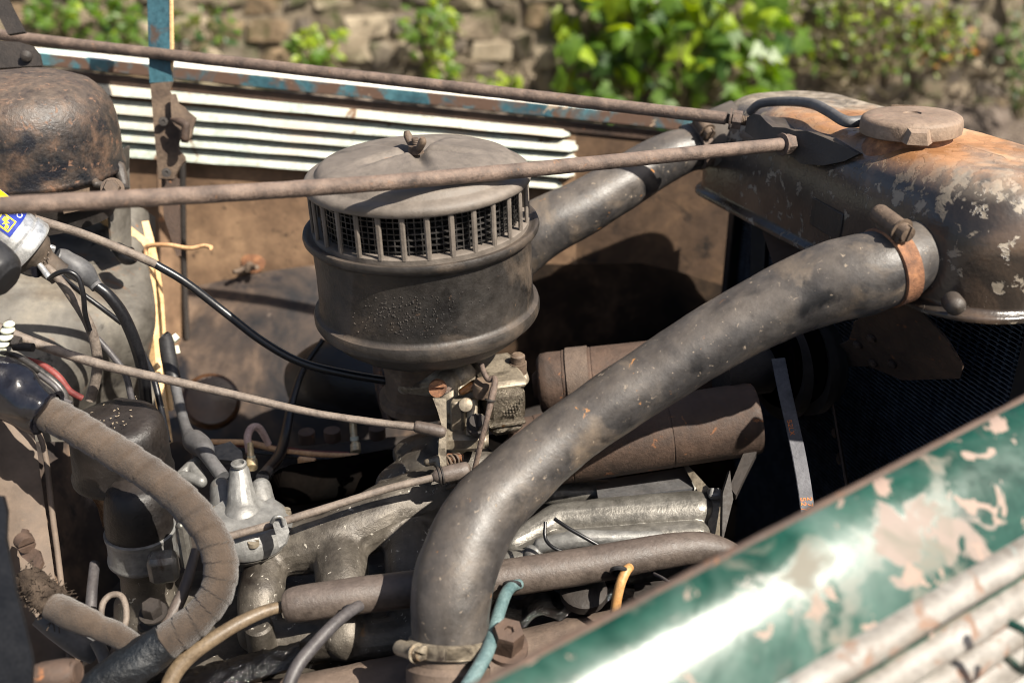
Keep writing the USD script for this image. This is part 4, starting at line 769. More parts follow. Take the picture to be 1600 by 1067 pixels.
cv.add('blue_top', sheet(bilinear(P(930, 752, 1.03), P(1070, 730, 1.03), P(1085, 762, .995), P(935, 780, .99), 6, 10, lambda s, t: 0 * s), .006), 'grey_rubber', kc_, label='bluish black upper face')
cv.add('flange', [plate([(1068, 728, 1.01), (1076, 728, 1.01), (1108, 762, .985), (1130, 778, .975), (1122, 850, .955), (1102, 850, .955), (1108, 790, .975), (1092, 770, .985)], None, .012)], 'zinc')
cv.add('flange_lug', [ptube([(1114, 764, .975, 5), (1112, 774, .972, 5)], sides=10), pbox(1108, 772, 1130, 782, .97, .012, 0, .002)], 'alloy_bright')
gn = T('generator', 'brown dusty cylindrical generator behind the big hose', 'generator')
def drum(t, a, b, R, caps=True):
    gx = nrm(b - a); gl = np.linalg.norm(b - a)
    k = t.add('shell', rough(lathe([(0, .016), (R * .985, .016), (R, .018), (R, .044), (R * .985, .0445), (R * .985, .0455), (R, .046), (R, gl * .62), (R * .985, gl * .62 + .0005), (R * .985, gl * .62 + .0015), (R, gl * .62 + .002), (R, gl - .006), (R * .96, gl), (R * .6, gl + .002), (0, gl + .002)], a, gx, 72), .0006, 50), 'rust_dark', smooth=40)
    t.add('end_cap', rough(lathe([(0, -.016), (R * .35, -.016), (R * .5, -.010), (R * .82, -.010), (R * .95, -.006), (R * .975, .001), (R * .97, .017), (0, .017)], a, gx, 60), .0006, 50), 'rust_dark', smooth=40)
    return k, gx
kg, gx = drum(gn, P(858, 600, 1.08), P(1150, 570, 1.06), .0335)
gn.add('brush_band', lathe([(.0339, .020), (.0352, .020), (.0352, .042), (.0339, .042)], P(858, 600, 1.08), gx, 72), 'head_iron', kg)
lc = T('starter_drum', 'long smooth rust brown cylinder lying lower beside the generator', 'cylinder')
drum(lc, P(815, 708, 1.0), P(1180, 653, 1.0), .0345)
gn.add('bracket', [plate([(1140, 760, .96), (1165, 700, .985), (1180, 695, .985), (1182, 708, .98), (1165, 740, .965), (1150, 775, .955)], None, .008), plate([(1130, 770, .955), (1140, 735, .965), (1146, 780, .955), (1128, 850, .94)], None, .006)], 'dark_iron')

# ---------------------------------------------------------------- fan, pulleys and belt
fx = V(1, 0, 0); FC = on_plane(1268, 565, V(.553, 0, 0), fx)
fan = T('fan', 'dark riveted cooling fan between the engine and the radiator core', 'fan')
fan.add('hub', rough(lathe([(0, -.10), (.022, -.10), (.024, -.05), (.040, -.045), (.052, -.040), (.052, -.030), (.036, -.026), (.036, -.016), (.052, -.012), (.052, -.002), (.044, 0), (.044, .012), (.02, .016), (0, .016)], FC, fx, 48), .0006, 50), 'dark_iron')
for a in range(3):
    an = a * 2 * np.pi / 3 + .3; dr = V(0, math.cos(an), math.sin(an)); fan.add('hub_bolt', hex_bolt(FC - fx * .0 + dr * .03 + fx * .012, -fx, .007, .03), 'rust_dark')
def blade(ang, pitch):
    dr = V(0, math.cos(ang), math.sin(ang)); tn = np.cross(fx, dr); ch = math.cos(pitch) * tn + math.sin(pitch) * fx; nn = np.cross(ch, dr)
    arm = [(.030, -.012), (.062, -.016), (.085, -.030), (.09, -.034), (.165, -.046), (.182, -.036), (.186, .0), (.180, .030), (.165, .042), (.09, .036), (.082, .030), (.06, .016), (.03, .012)]
    p = Polygon(arm); m = trimesh.creation.extrude_polygon(p, .002, engine='earcut')
    k = fan.add('blade', place(m, FC + fx * .014, dr, ch, np.cross(dr, ch)), 'rust_dark')
    nn = np.cross(dr, ch); nn = nn if np.dot(nn, -fx) > 0 else -nn
    for q, s in ((.072, -.010), (.072, .012), (.098, -.014), (.098, .016)):
        fan.add('rivet', lathe([(0, -.001), (.0048, 0), (.0044, .002), (.0025, .0034), (0, .0038)], FC + fx * .014 + dr * q + ch * s + nn * .0012, nn, 14), 'rust_dark', k)
def fan_angle():
    best = None
    for a in np.linspace(0, 2 * np.pi, 721):
        d = FC + V(.014, math.cos(a) * .13, math.sin(a) * .13) - CAM; e = math.hypot(800 + np.dot(d, cR) / np.dot(d, cF) * F_PX - 1412, 533.5 - np.dot(d, cU) / np.dot(d, cF) * F_PX - 540)
        if best is None or e < best[0]: best = (e, a)
    return best[1]
for i in range(4): blade(fan_angle() + math.pi / 2 * i, math.radians(33))
o = P(1250, 545, 1.02); pu = T('crank_pulley', 'dark grooved pulley wheels hidden in shade behind the hose', 'pulley')
pc = on_plane(1232, 562, V(.522, 0, 0), fx)
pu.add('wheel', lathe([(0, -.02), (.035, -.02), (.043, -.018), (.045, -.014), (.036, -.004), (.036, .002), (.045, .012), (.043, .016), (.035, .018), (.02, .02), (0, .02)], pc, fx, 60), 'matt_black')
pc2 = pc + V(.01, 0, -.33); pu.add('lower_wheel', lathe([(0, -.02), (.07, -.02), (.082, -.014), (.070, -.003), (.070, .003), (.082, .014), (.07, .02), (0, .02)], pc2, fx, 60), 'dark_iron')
bt = T('fan_belt', 'rubber fan belt with orange printed lettering', 'belt')
bpts = [P(1216, 560, .985), P(1226, 610, .975), P(1236, 655, .968), P(1247, 705, .96), P(1256, 755, .952), P(1262, 800, .945), P(1270, 870, .935)]
sp = spline(bpts, 6); bw = []
tn = np.gradient(sp, axis=0); tn /= np.linalg.norm(tn, axis=1)[:, None]
sd = np.array([nrm(np.cross(t_, -cF)) for t_ in tn]); sd = np.array([s if np.dot(s, cR) > 0 else -s for s in sd]); ff = np.cross(sd, tn); ff = np.array([f if np.dot(f, -cF) > 0 else -f for f in ff])
hw_ = .0064
bt.add('belt', rings(np.array([[c - s * hw_, c - s * hw_ * .9 + f * .0006, c + s * hw_ * .9 + f * .0006, c + s * hw_, c + s * hw_ * .6 - f * .008, c - s * hw_ * .6 - f * .008] for c, s, f in zip(sp, sd, ff)]), True), 'belt', smooth=30)
def belt_text(txt, i0, off, h):
    m = meshkit.text_mesh(txt, h, .0003); c, s, f, t_ = sp[i0], sd[i0], ff[i0], tn[i0]
    up_ = s; rt = -t_ if np.dot(np.cross(-t_, up_), f) > 0 else t_
    bt.add('print', place(m, c + s * off + f * .0007, rt, up_, f), 'belt_print', smooth=False)
belt_text('52 / 1X4', len(sp) - 10, -.0052, .0046); belt_text('2 7/:5', len(sp) - 10, .0008, .0044); belt_text('52LX', 12, -.004, .0042)
# ================================================================ LEFT SIDE: canister, strap, coil, breather, fuel pump
cn = T('canister', 'big rusty black domed canister at the top left', 'canister'); o = P(58, 262, 1.06); R = m_(129, 1.06)
kd = cn.add('dome', rough(lathe([(R * .96, -.002), (R * 1.015, .0), (R * 1.02, .004), (R, .008), (R, .030), (R * .99, .048), (R * .955, .062), (R * .88, .074), (R * .76, .083), (R * .55, .0895), (R * .3, .092), (0, .093)], o, nrm(V(.02, -.02, 1)), 90), .0012, 30, 5), 'dome_rust', smooth=60)
cn.add('base', rough(lathe([(0, -.05), (R * .80, -.05), (R * .84, -.03), (R * .93, -.012), (R * .95, -.001), (0, -.001)], o, UP, 60), .001, 40), 'dark_iron')
cn.add('clip_band', [sheet(np.array([[o + R * (.972 + .0) * (math.cos(a) * cR - math.sin(a) * fH) + UP * z_ for z_ in (-.004, -.013, -.026)] for a in np.linspace(a0, a1, 9)]), .002) for a0, a1 in ((.15, .95), (1.25, 1.75), (1.95, 2.6))], 'strap_bare')
cn.add('bracket', [rough(pblob([[(140, 268, 1.04, 9), (186, 262, 1.06, 10)], [(186, 262, 1.06, 10), (194, 292, 1.06, 8)], [(150, 288, 1.02, 6), (196, 294, 1.05, 6)], [(140, 268, 1.04, 9), (150, 288, 1.02, 6)]], length=.004), .0008, 60)], 'black_can')
cn.add('bracket_bolt', hex_bolt(P(176, 296, 1.0), nrm(-fH + UP * .6 + cR * .3), .008, .008), 'strap_bare')
cn.add('support_plate', sheet(np.array([[P(203, 228, 1.12), P(202, 262, 1.12), P(204, 310, 1.12), P(206, 392, 1.13)], [P(184, 240, 1.08), P(190, 275, 1.08), P(168, 310, 1.09), P(176, 392, 1.10)]]), .0025), 'bulkhead', label='pale thin edge of a curved support plate')
cn.add('foot', rough(ptube([(184, 388, 1.09, 10), (198, 400, 1.08, 14), (210, 398, 1.08, 12)], sides=20), .0005, 60), 'black_paint')

sp_ = T('hood_strap', 'flat blue painted strap with a jagged bare latch end standing before the far rail', 'strap')
ks = sp_.add('bar', plate([(226, -140, 1.15), (262, -140, 1.15), (264, 60, 1.17), (266, 96, 1.175), (270, 128, 1.18), (234, 130, 1.18), (231, 60, 1.17)], None, .0035), 'strap_blue')
sp_.add('bar_edge', plate([(263, -140, 1.148), (265, -140, 1.148), (269, 90, 1.174), (267, 112, 1.177), (266, 90, 1.175)], None, .004), 'cream_edge')
sp_.add('latch_plate', plate([(234, 130, 1.179), (270, 128, 1.179), (265, 142, 1.18), (272, 158, 1.18), (288, 168, 1.178), (296, 186, 1.176), (291, 198, 1.178), (283, 206, 1.18), (278, 224, 1.182), (280, 236, 1.184), (288, 244, 1.184), (290, 252, 1.185), (280, 262, 1.186), (272, 280, 1.188), (247, 280, 1.188), (240, 200, 1.184)], None, .0035), 'strap_bare')
sp_.add('latch_hook', plate([(266, 148), (274, 147), (279, 163), (290, 171), (306, 184), (303, 194), (299, 212), (292, 223), (283, 222), (279, 205), (268, 188)], 1.168, .0035), 'strap_bare')
sp_.add('latch_tab', rough(pblob([[(268, 187, 1.162, 3), (281, 190, 1.156, 6)], [(281, 190, 1.156, 6), (291, 196, 1.154, 6)], [(291, 196, 1.154, 6), (289, 216, 1.157, 7)]], length=.002, smooth=3), .0006, 120), 'rust_dark')
for px, py in ((255, 190), (260, 270)):
    oo = P(px, py, 1.176); sp_.add('bolt_head', lathe([(.002, .0), (.0052, .0), (.005, .0022), (.002, .0024), (.0018, .001), (0, .001)], oo, nrm(CAM - oo), 18), 'dark_iron', ks)
sp_.add('lower_strut', plate([(252, 280, 1.19), (256, 340, 1.19), (276, 400, 1.19), (282, 400, 1.19), (280, 280, 1.19), (272, 276, 1.188)], None, .003), 'rust_dark')
hb = T('hinge_bracket', 'dark curved hinge bracket with a riveted foot at the upper left corner', 'bracket')
hb.add('arm', plate([(-80, -90, 1.1), (-10, -60, 1.1), (12, 0, 1.1), (26, 28, 1.1), (38, 50, 1.1), (12, 54, 1.1), (0, 30, 1.1), (-30, 0, 1.1)], None, .006), 'dark_iron')
hb.add('foot', plate([(-60, 62, 1.09), (30, 66, 1.09), (50, 72, 1.09), (60, 84, 1.09), (64, 103, 1.09), (-60, 110, 1.09)], None, .006), 'dark_iron')
oo = P(41, 88, 1.086); hb.add('rivet', lathe([(0, 0), (.006, 0), (.0055, .002), (.003, .0036), (0, .004)], oo, nrm(CAM - oo), 18), 'dark_iron')

# ignition coil
cl = T('ignition_coil', 'silver ignition coil can with a blue and yellow label at the left edge', 'ignition coil')
c_a, c_b = P(-75, 305, .862), P(44, 392, .90); cx = nrm(c_b - c_a); CL = np.linalg.norm(c_b - c_a); CR = .0265
kc = cl.add('can', lathe([(0, -.02), (CR, -.02), (CR, CL * .83 - .003), (CR * 1.0, CL * .83 - .002), (CR * .98, CL * .83), (CR * 1.035, CL * .83 + .001), (CR * 1.05, CL * .83 + .004), (CR * 1.05, CL * .97), (CR * 1.0, CL), (CR * .8, CL + .001), (0, CL + .001)], c_a, cx, 72), 'coil_can', smooth=35)
def on_can(s, th, r=CR):                                   # s along the can, th round it: 0 faces the camera
    b = nrm(nrm(CAM - c_a) - cx * np.dot(nrm(CAM - c_a), cx)); q = np.cross(cx, b)
    return c_a + cx * s + r * (math.cos(th) * b + math.sin(th) * q)
up_sgn = 1 if np.dot(on_can(0, .5) - on_can(0, -.5), cU) > 0 else -1
def can_patch(s0, s1, t0, t1, lift): return sheet(np.array([[on_can(s, up_sgn * t, CR + lift) for s in np.linspace(s0, s1, 6)] for t in np.linspace(t0, t1, 14)]), .0003)
S1 = CL * .83 - .006
cl.add('label', can_patch(-.02, S1 - .004, .0, 1.5, .0005), 'label_blue', kc, smooth=60)
cl.add('label_band', can_patch(-.02, S1 - .022, .62, 1.3, .0008), 'label_yellow', kc, smooth=60)
sq0, sq1, t0, t1 = S1 - .0205, S1 - .0075, .08, .5
for a in ((sq0, sq1, t0, t0 + .04), (sq0, sq1, t1 - .04, t1), (sq0, sq0 + .001, t0, t1), (sq1 - .001, sq1, t0, t1)): cl.add('label_frame', can_patch(*a, .0009), 'label_yellow', kc, smooth=60)
def can_poly(pts, lift=.0010):                              # a flat print laid round the can
    pts = [(s, t) for s, t in pts]; c = np.mean(pts, 0); v = [on_can(s, up_sgn * t, CR + lift) for s, t in pts] + [on_can(c[0], up_sgn * c[1], CR + lift)]
    n = len(pts); return trimesh.Trimesh(np.array(v), [(i, (i + 1) % n, n) for i in range(n)], process=False)
sm, tm = (sq0 + sq1) / 2, (t0 + t1) / 2
cl.add('spark_print', [can_poly([(sm - .003, tm + .14), (sm + .001, tm + .15), (sm, tm + .06), (sm + .003, tm + .05), (sm - .001, tm - .12), (sm - .0005, tm - .01), (sm - .0035, tm + .0)]), can_poly([(sm + .001, tm - .05), (sm + .004, tm - .03), (sm + .0045, tm - .13), (sm + .002, tm - .15)])], 'label_yellow', kc)
hx_, hy_ = S1 - .0105, .66
m = meshkit.text_mesh('HO', .0052, .0002); b_ = nrm(on_can(hx_, up_sgn * hy_, 1) - on_can(hx_, 0, 0)); tq = np.cross(cx, b_) * up_sgn
cl.add('lettering', place(m, on_can(hx_ - .006, up_sgn * (hy_ + .02), CR + .0008), cx, tq, np.cross(cx, tq)), 'label_white', kc, smooth=False)
cl.add('cap_tower', [lathe([(0, 0), (CR * .78, 0), (CR * .74, .006), (CR * .5, .012), (.0115, .016), (.0105, .030), (.011, .032), (0, .032)], c_b, cx, 40)], 'black_can')
tp = P(47, 419, .905); cl.add('terminal_boot', rough(tube([P(28, 405, .90), P(44, 414, .90), P(60, 420, .897)], [.0098, .0092, .008], 24), .0004, 90), 'vinyl_tape')
cl.add('terminal', pbox(66, 384, 84, 400, .915, .006, .3, .001, -.5), 'coil_can'); cl.add('terminal', tube([P(62, 414, .895), P(77, 434, .892)], .0026, 12), 'coil_can')
rb = T('rubber_knob', 'large black ribbed rubber end poking in at the left edge', 'rubber cap')
rb.add('knob', rough(ptube([(-60, 392, .80, 44), (-30, 410, .80, 46), (2, 432, .80, 40), (14, 440, .80, 26)], sides=32), .0008, 120), 'plain_rubber')
rb.add('neck', ptube([(-60, 350, .82, 30), (-30, 440, .81, 30)], sides=20), 'plain_rubber')

ld = T('coil_lead', 'thick black high tension lead with a grey boot curving down from the coil', 'cable')
ld.add('boot', rough(ptube([(88, 402, .935, 15), (98, 406, .938, 17.5), (104, 409, .938, 17), (118, 418, .94, 18.5), (132, 428, .945, 18), (146, 442, .95, 11), (152, 449, .95, 10)], sides=28), .0003, 90), 'grey_rubber')
ld.add('lead', ptube([(148, 444, .95, 8), (170, 462, .955, 9), (192, 492, .965, 9.5), (212, 538, .98, 9.5), (224, 585, 1.0, 9.5), (229, 640, 1.02, 9.5)], sides=18), 'cable_black')
def cable(label, pts, mat, name='cable', cat='cable', **k):
    t = T(name, label, cat); t.add(name, ptube(pts, sides=k.pop('sides', 14), **k), mat, smooth=70); return t
cable('thick brown worn cable with frayed end hanging below the coil', [(62, 408, .905, 7), (86, 430, .90, 6.5), (110, 460, .905, 7.5), (138, 505, .915, 8), (151, 550, .925, 8), (150, 590, .93, 8), (141, 625, .935, 8)], 'cable_worn')
fr = T('frayed_strands', 'short frayed strands where the brown cable meets the coil terminal', 'strands')
fr.add('strands', [tube([P(62 + r_.normal() * 3, 408 + r_.normal() * 3, .902), P(60 + r_.normal() * 8, 404 + r_.normal() * 8, .895)], .0006, 5, 2) for r_ in [np.random.default_rng(90 + i) for i in range(26)]], 'cable_worn', smooth=False)
cable('thin black wire looping over the brown cable below the coil', [(76, 436, .892, 3.2), (88, 428, .885, 4), (105, 424, .882, 4), (122, 434, .885, 4), (130, 460, .89, 4), (133, 490, .90, 4), (140, 516, .91, 4)], 'cable_black')
cable('straight dark wire behind the coil leads running down right', [(70, 410, .96, 3.5), (120, 452, .98, 4), (160, 482, .99, 4), (190, 505, 1.0, 4)], 'cable_black')
cable('dark grey wire crossing behind the brown cable', [(152, 528, .955, 4.5), (176, 556, .96, 5), (196, 585, .965, 5), (206, 625, .97, 5)], 'cable_grey')
cable('thin black wire along the cream edge of the pillar', [(205, 520, 1.04, 4), (224, 555, 1.04, 5), (240, 590, 1.03, 5), (252, 640, 1.02, 5), (262, 690, 1.0, 5)], 'cable_black')

# terminal block and its wires
tb = T('terminal_block', 'ivory ceramic terminal block with small bolts at the left edge', 'terminal block')
for i, (px, py, rx) in enumerate([(12, 516, 11), (9, 527, 11), (4, 538, 10), (2, 548, 8), (14, 507, 9)]):
    tb.add('terminal', trimesh.creation.icosphere(2, 1).apply_scale((m_(rx, .87), m_(rx, .87), m_(5.2, .87))).apply_translation(P(px, py, .87)), 'ivory', smooth=True)
tb.add('base_bolt', [tube([P(-10, 520, .88), P(22, 536, .875)], .0042, 12), hexa(P(20, 533, .87), nrm(cR - UP * .3), .005, .006), tube([P(22, 541, .87), P(52, 543, .868)], .0036, 12), hexa(P(8, 556, .866), nrm(-fH), .005, .006)], 'dark_iron')
cable('braided grey cable under the terminal block', [(8, 552, .868, 4), (30, 558, .866, 5), (60, 578, .865, 6), (88, 600, .866, 6.5), (101, 618, .868, 6), (102, 638, .87, 5)], 'screen_wire')
cable('dark red wire arching below the terminal block', [(40, 560, .885, 3), (66, 570, .884, 5), (90, 588, .884, 6), (108, 610, .888, 5.5), (128, 622, .895, 5)], 'cable_red')
cable('pale grey wire tucked beside the braided cable', [(60, 585, .858, 4), (86, 604, .858, 4.5), (97, 622, .86, 4), (112, 630, .86, 3.5)], 'cable_grey')

# control cables and rods across the bay
ck = T('choke_cable', 'black sheathed control cable sagging from the left to the carburettor', 'cable')
ckp = [(52, 343, .905), (130, 366, .935), (205, 396, .96), (243, 413, .97), (290, 441, .98), (350, 487, .995), (410, 533, 1.0), (470, 566, 1.005), (540, 584, 1.01), (624, 598, 1.02)]
ck.add('bare_end', ptube([(x, y, d, 8 if x < 130 else 7) for x, y, d in ckp[:4]], sides=16), 'cable_worn')
ck.add('sheath', ptube([(x, y, d, 6.6) for x, y, d in ckp[3:]], sides=16), 'cable_black')
th_ = T('throttle_rod', 'worn grey upper control rod ending at the carburettor lever', 'rod')
th_.add('rod', rough(ptube([(-60, 488, .865, 8), (0, 513, .875, 8), (60, 538, .885, 8), (160, 570, .895, 7.5), (270, 595, .905, 7), (380, 620, .912, 6.5), (480, 643, .918, 6), (560, 656, .922, 6), (655, 668, .925, 6)], sides=16), .0002, 160), 'cable_worn')
th_.add('ferrule', ptube([(648, 666, .925, 8), (654, 667, .925, 9.5), (684, 673, .925, 10), (693, 675, .925, 8.5), (697, 676, .925, 5)], sides=20, per=4), 'conduit')
t2 = T('throttle_rod', 'lower control rod rising from the fuel pump to a grey sleeve at the carburettor', 'rod')
t2.add('rod', rough(ptube([(358, 838, .875, 6.5), (440, 815, .885, 6.5), (530, 787, .895, 6.2), (610, 762, .905, 6), (682, 745, .915, 6)], sides=16), .0002, 160), 'cable_worn')
t2.add('sleeve', ptube([(684, 744, .915, 10), (688, 743, .915, 13), (720, 736, .918, 13.5), (730, 734, .92, 13), (735, 733, .92, 8)], sides=22, per=4), 'conduit')
t2.add('wire_clip', [lathe([(m_(12.5, .915), 0), (m_(15, .915), 0), (m_(15, .915), .0014), (m_(12.5, .915), .0014)], P(x, 744 - (x - 684) * .2, .915), nrm(P(730, 734, .92) - P(684, 744, .915)), 20) for x in (685, 690)], 'dark_iron')

# oil filler with domed breather cap
of = T('oil_breather', 'dark domed breather cap on a black and silver filler body', 'breather')
bo = P(193, 735, .945); bx = nrm(V(.04, .02, 1)); R = m_(74, .945)
cap = lathe([(R * .9, -.006), (R * 1.03, -.004), (R * 1.04, 0), (R * 1.0, .004), (R * .985, .012), (R * .97, .034), (R * .93, .046), (R * .82, .054), (R * .6, .0575), (R * .3, .0585), (0, .0585)], bo, bx, 72)
rel = cap.vertices - bo; lx = rel @ cR; ly = rel @ fH; topm = rel @ bx > .045
cap.vertices = cap.vertices - np.outer(np.where(topm, .0065 * np.exp(-((lx - R * .28) / (R * .42)) ** 2 - ((ly + R * .35) / (R * .35)) ** 2) - .002 * np.exp(-((lx + R * .15) / (R * .12)) ** 2), 0), bx)
kcap = of.add('cap', rough(cap, .0008, 40, 2), 'black_cap', smooth=60)
r9 = np.random.default_rng(5)
of.add('grit', [trimesh.creation.box(V(r9.uniform(.0006, .0025), .0007, .0005), transform=trimesh.transformations.rotation_matrix(r9.uniform(0, 3), UP)).apply_translation(bo + bx * .0585 + cR * r9.normal(0, R * .38) + fH * r9.normal(0, R * .38)) for i in range(36)], 'straw', kcap, smooth=False, kind='stuff')
of.add('neck', lathe([(0, -.05), (R * .58, -.05), (R * .62, -.03), (R * .7, -.02), (R * .86, -.006), (0, -.004)], bo, bx, 40), 'glass_amber')
b2 = P(222, 850, .925); R2 = m_(52, .925)
of.add('shoulder', rough(lathe([(R2 * .97, .014), (R2 * .96, .030), (R2 * .90, .046), (R2 * .78, .056), (R2 * .6, .062), (0, .062)], b2, bx, 56), .0006, 60), 'black_cap', smooth=60)
of.add('band', rough(lathe([(R2 * .97, -.015), (R2 * 1.03, -.013), (R2 * 1.03, -.010), (R2 * .985, -.008), (R2 * .985, .010), (R2 * 1.03, .012), (R2 * 1.04, .015), (R2 * .97, .016)], b2, bx, 56), .0004, 60), 'alloy_bright', smooth=40)
kl_ = of.add('lower_body', rough(lathe([(0, -.075), (R2 * 1.1, -.075), (R2 * 1.05, -.06), (R2 * .8, -.05), (R2 * .75, -.03), (R2 * .9, -.018), (R2 * .97, -.014), (0, -.014)], b2, bx, 48), .0008, 60), 'cast_alloy')
of.add('lever_plate', [pbox(232, 878, 276, 915, .885, .02, .2, .004), pbox(278, 822, 296, 892, .89, .012, .1, .003)], 'alloy_cover')
of.add('base_flange', rough(lathe([(0, -.09), (R2 * 1.9, -.092), (R2 * 1.9, -.080), (R2 * 1.5, -.074), (R2 * 1.15, -.070), (0, -.07)], b2 + cR * .02, bx, 48), .001, 50), 'cast_alloy')

# fuel pump
fpu = T('fuel_pump', 'light grey alloy fuel pump with a tall rounded tower', 'fuel pump')
fo = P(386, 822, .92); fxa = nrm(V(.03, -.05, 1)); R = m_(70, .92)
kf = fpu.add('cover', rough(pblob([[(374, 738, .93, 16), (376, 765, .93, 20), (380, 805, .925, 27)], [(408, 762, .95, 16), (410, 800, .94, 24)], [(345, 762, .955, 17), (352, 800, .945, 24)], [(380, 812, .925, 34), (396, 808, .94, 36)]], length=.0032, smooth=8), .0005, 90), 'alloy_bright', smooth=60)
fpu.add('tower_rim', lathe([(m_(8, .93), -.002), (m_(12, .93), -.001), (m_(12, .93), .001), (m_(8.5, .93), .0018), (m_(7.5, .93), .0), (m_(7, .93), -.003), (0, -.003)], P(373, 725, .925), fxa, 28), 'alloy_bright', kf)
fpu.add('flange', rough(lathe([(0, -.010), (R * .94, -.010), (R * 1.0, -.007), (R * 1.0, -.001), (R * .97, .0005), (R * .93, .006), (R * .8, .012), (0, .014)], fo, fxa, 60), .0004, 70), 'alloy_bright')
fpu.add('lower_bowl', rough(lathe([(0, -.034), (R * .5, -.034), (R * .62, -.026), (R * .9, -.014), (R * .95, -.011), (0, -.011)], fo, fxa, 48), .0005, 60), 'alloy_cover')
for a in (.4, 1.5, 2.7, 3.9, 5.1):
    e = math.cos(a) * cR + math.sin(a) * fH; fpu.add('flange_screw', slot_screw(fo + e * R * .87 + fxa * .004, fxa, .0052, .004, cR), 'zinc')
fpu.add('clip', [plate([(424, 812, .872), (436, 806, .872), (446, 810, .874), (452, 830, .876), (446, 848, .874), (436, 856, .872), (432, 838, .872)], None, .0012), tube([P(424, 816, .87), P(430, 808, .868), P(440, 808, .87), P(444, 820, .872)], .0016, 10)], 'alloy_bright')
kk = T('pointed_cover', 'grey pointed sheet cover behind the cloth wrapped hose', 'cover')
kk.add('cover', rough(pblob([[(282, 742, .99, 8), (300, 728, 1.0, 10), (318, 712, 1.01, 4)], [(286, 744, .985, 9), (314, 752, .98, 10)], [(300, 728, 1.0, 10), (314, 752, .98, 10)]], length=.003, smooth=4), .0004, 90), 'alloy_bright')
kk.add('arm', plate([(322, 700, 1.03), (360, 690, 1.04), (378, 704, 1.03), (380, 722, 1.02), (330, 716, 1.02)], None, .006), 'black_paint')
pl_ = T('plug_lead', 'black plug lead with a thick rubber boot standing beside the pillar', 'cable')
pl_.add('boot', ptube([(256, 524, 1.10, 8), (259, 530, 1.10, 11), (264, 560, 1.09, 12), (271, 590, 1.08, 11), (274, 596, 1.08, 8)], sides=22), 'plain_rubber')
pl_.add('lead', ptube([(272, 590, 1.08, 8), (280, 630, 1.06, 8), (292, 672, 1.03, 9), (303, 688, 1.02, 18), (318, 700, 1.0, 16), (326, 715, .985, 11), (348, 745, .97, 11)], sides=18), 'grey_rubber')
bf = T('brass_fitting', 'small pale brass fitting on the pillar beside the plug lead', 'fitting')
bf.add('fitting', [ptube([(270, 526, 1.12, 7), (277, 532, 1.12, 6)], sides=10), ptube([(275, 540, 1.12, 4), (277, 552, 1.12, 5)], sides=10)], 'ivory')

# loom behind the carburettor
cable('pale pink wire looped over the fuel pump', [(389, 708, 1.06, 5), (387, 682, 1.07, 6), (394, 668, 1.08, 6), (406, 670, 1.09, 6), (420, 694, 1.10, 5)], 'cable_pink')
cable('cream wire in the loom behind the fuel pump', [(330, 690, 1.13, 4), (390, 692, 1.12, 4.5), (440, 704, 1.11, 4.5), (500, 710, 1.10, 4), (560, 712, 1.10, 4)], 'copper')
cable('red wire in the loom behind the fuel pump', [(300, 688, 1.14, 3), (360, 694, 1.13, 3), (440, 700, 1.115, 3), (480, 706, 1.105, 3.4), (545, 709, 1.105, 3)], 'cable_red')
cable('black wire in the loom behind the fuel pump', [(370, 702, 1.12, 3.4), (450, 712, 1.105, 3.6), (530, 716, 1.1, 3.4), (640, 700, 1.1, 3.4)], 'cable_black')
for lab, pts in (('brass plug terminal standing by the pink wire', [(391, 692, 1.06, 4.5), (392, 712, 1.055, 5.5), (393, 720, 1.055, 9), (394, 731, 1.05, 9)]), ('tall brass plug terminal left of the carburettor', [(551, 652, 1.12, 5), (552, 670, 1.12, 5.5), (554, 690, 1.115, 5), (555, 694, 1.115, 8), (556, 706, 1.11, 8)])):
    t = T('plug_terminal', lab, 'terminal'); t.add('pin', ptube(pts, sides=14, per=4), 'brass'); t.add('collar', ptube([(pts[2][0] - .5, pts[2][1] - 8, pts[2][2], 6.5), (pts[2][0], pts[2][1] - 2, pts[2][2], 6.5)], sides=14), 'ivory')
tg = T('tag', 'small buff metal tag lying on the loom', 'tag'); tg.add('tag', pbox(464, 718, 492, 729, 1.09, .006, -.2, .001), 'copper')
cable('long dark hose curving from the far panel down past the fuel pump', [(505, 530, 1.17, 4), (475, 575, 1.17, 5), (456, 630, 1.15, 6), (446, 680, 1.12, 8), (436, 712, 1.08, 9), (418, 735, 1.04, 9), (410, 745, 1.0, 10)], 'cable_black')
cable('fat black pipe lying behind the intake manifold', [(452, 758, 1.05, 26), (462, 757, 1.05, 32), (560, 742, 1.09, 32), (700, 718, 1.12, 32), (860, 700, 1.14, 30)], 'matt_black', name='coolant_pipe', cat='pipe', sides=28)
fl_ = T('far_head', 'far cylinder head in shadow behind the wiring loom', 'cylinder head')
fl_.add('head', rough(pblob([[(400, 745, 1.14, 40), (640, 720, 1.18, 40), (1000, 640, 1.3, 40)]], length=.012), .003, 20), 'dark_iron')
for x in (480, 520, 590): fl_.add('stud', lathe([(0, 0), (.009, 0), (.009, .012), (0, .014)], P(x, 690 - (x - 470) * .06, 1.13), UP, 12), 'rust_dark')
jb = T('dark_canister', 'dark rounded housing low behind the air cleaner', 'housing')
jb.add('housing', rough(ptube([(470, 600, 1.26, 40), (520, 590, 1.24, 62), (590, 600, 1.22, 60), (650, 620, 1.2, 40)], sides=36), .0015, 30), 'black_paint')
jb.add('clamp_ring', ptube([(588, 560, 1.16, 7), (594, 610, 1.15, 7), (606, 660, 1.14, 6)], sides=12), 'rust_dark')

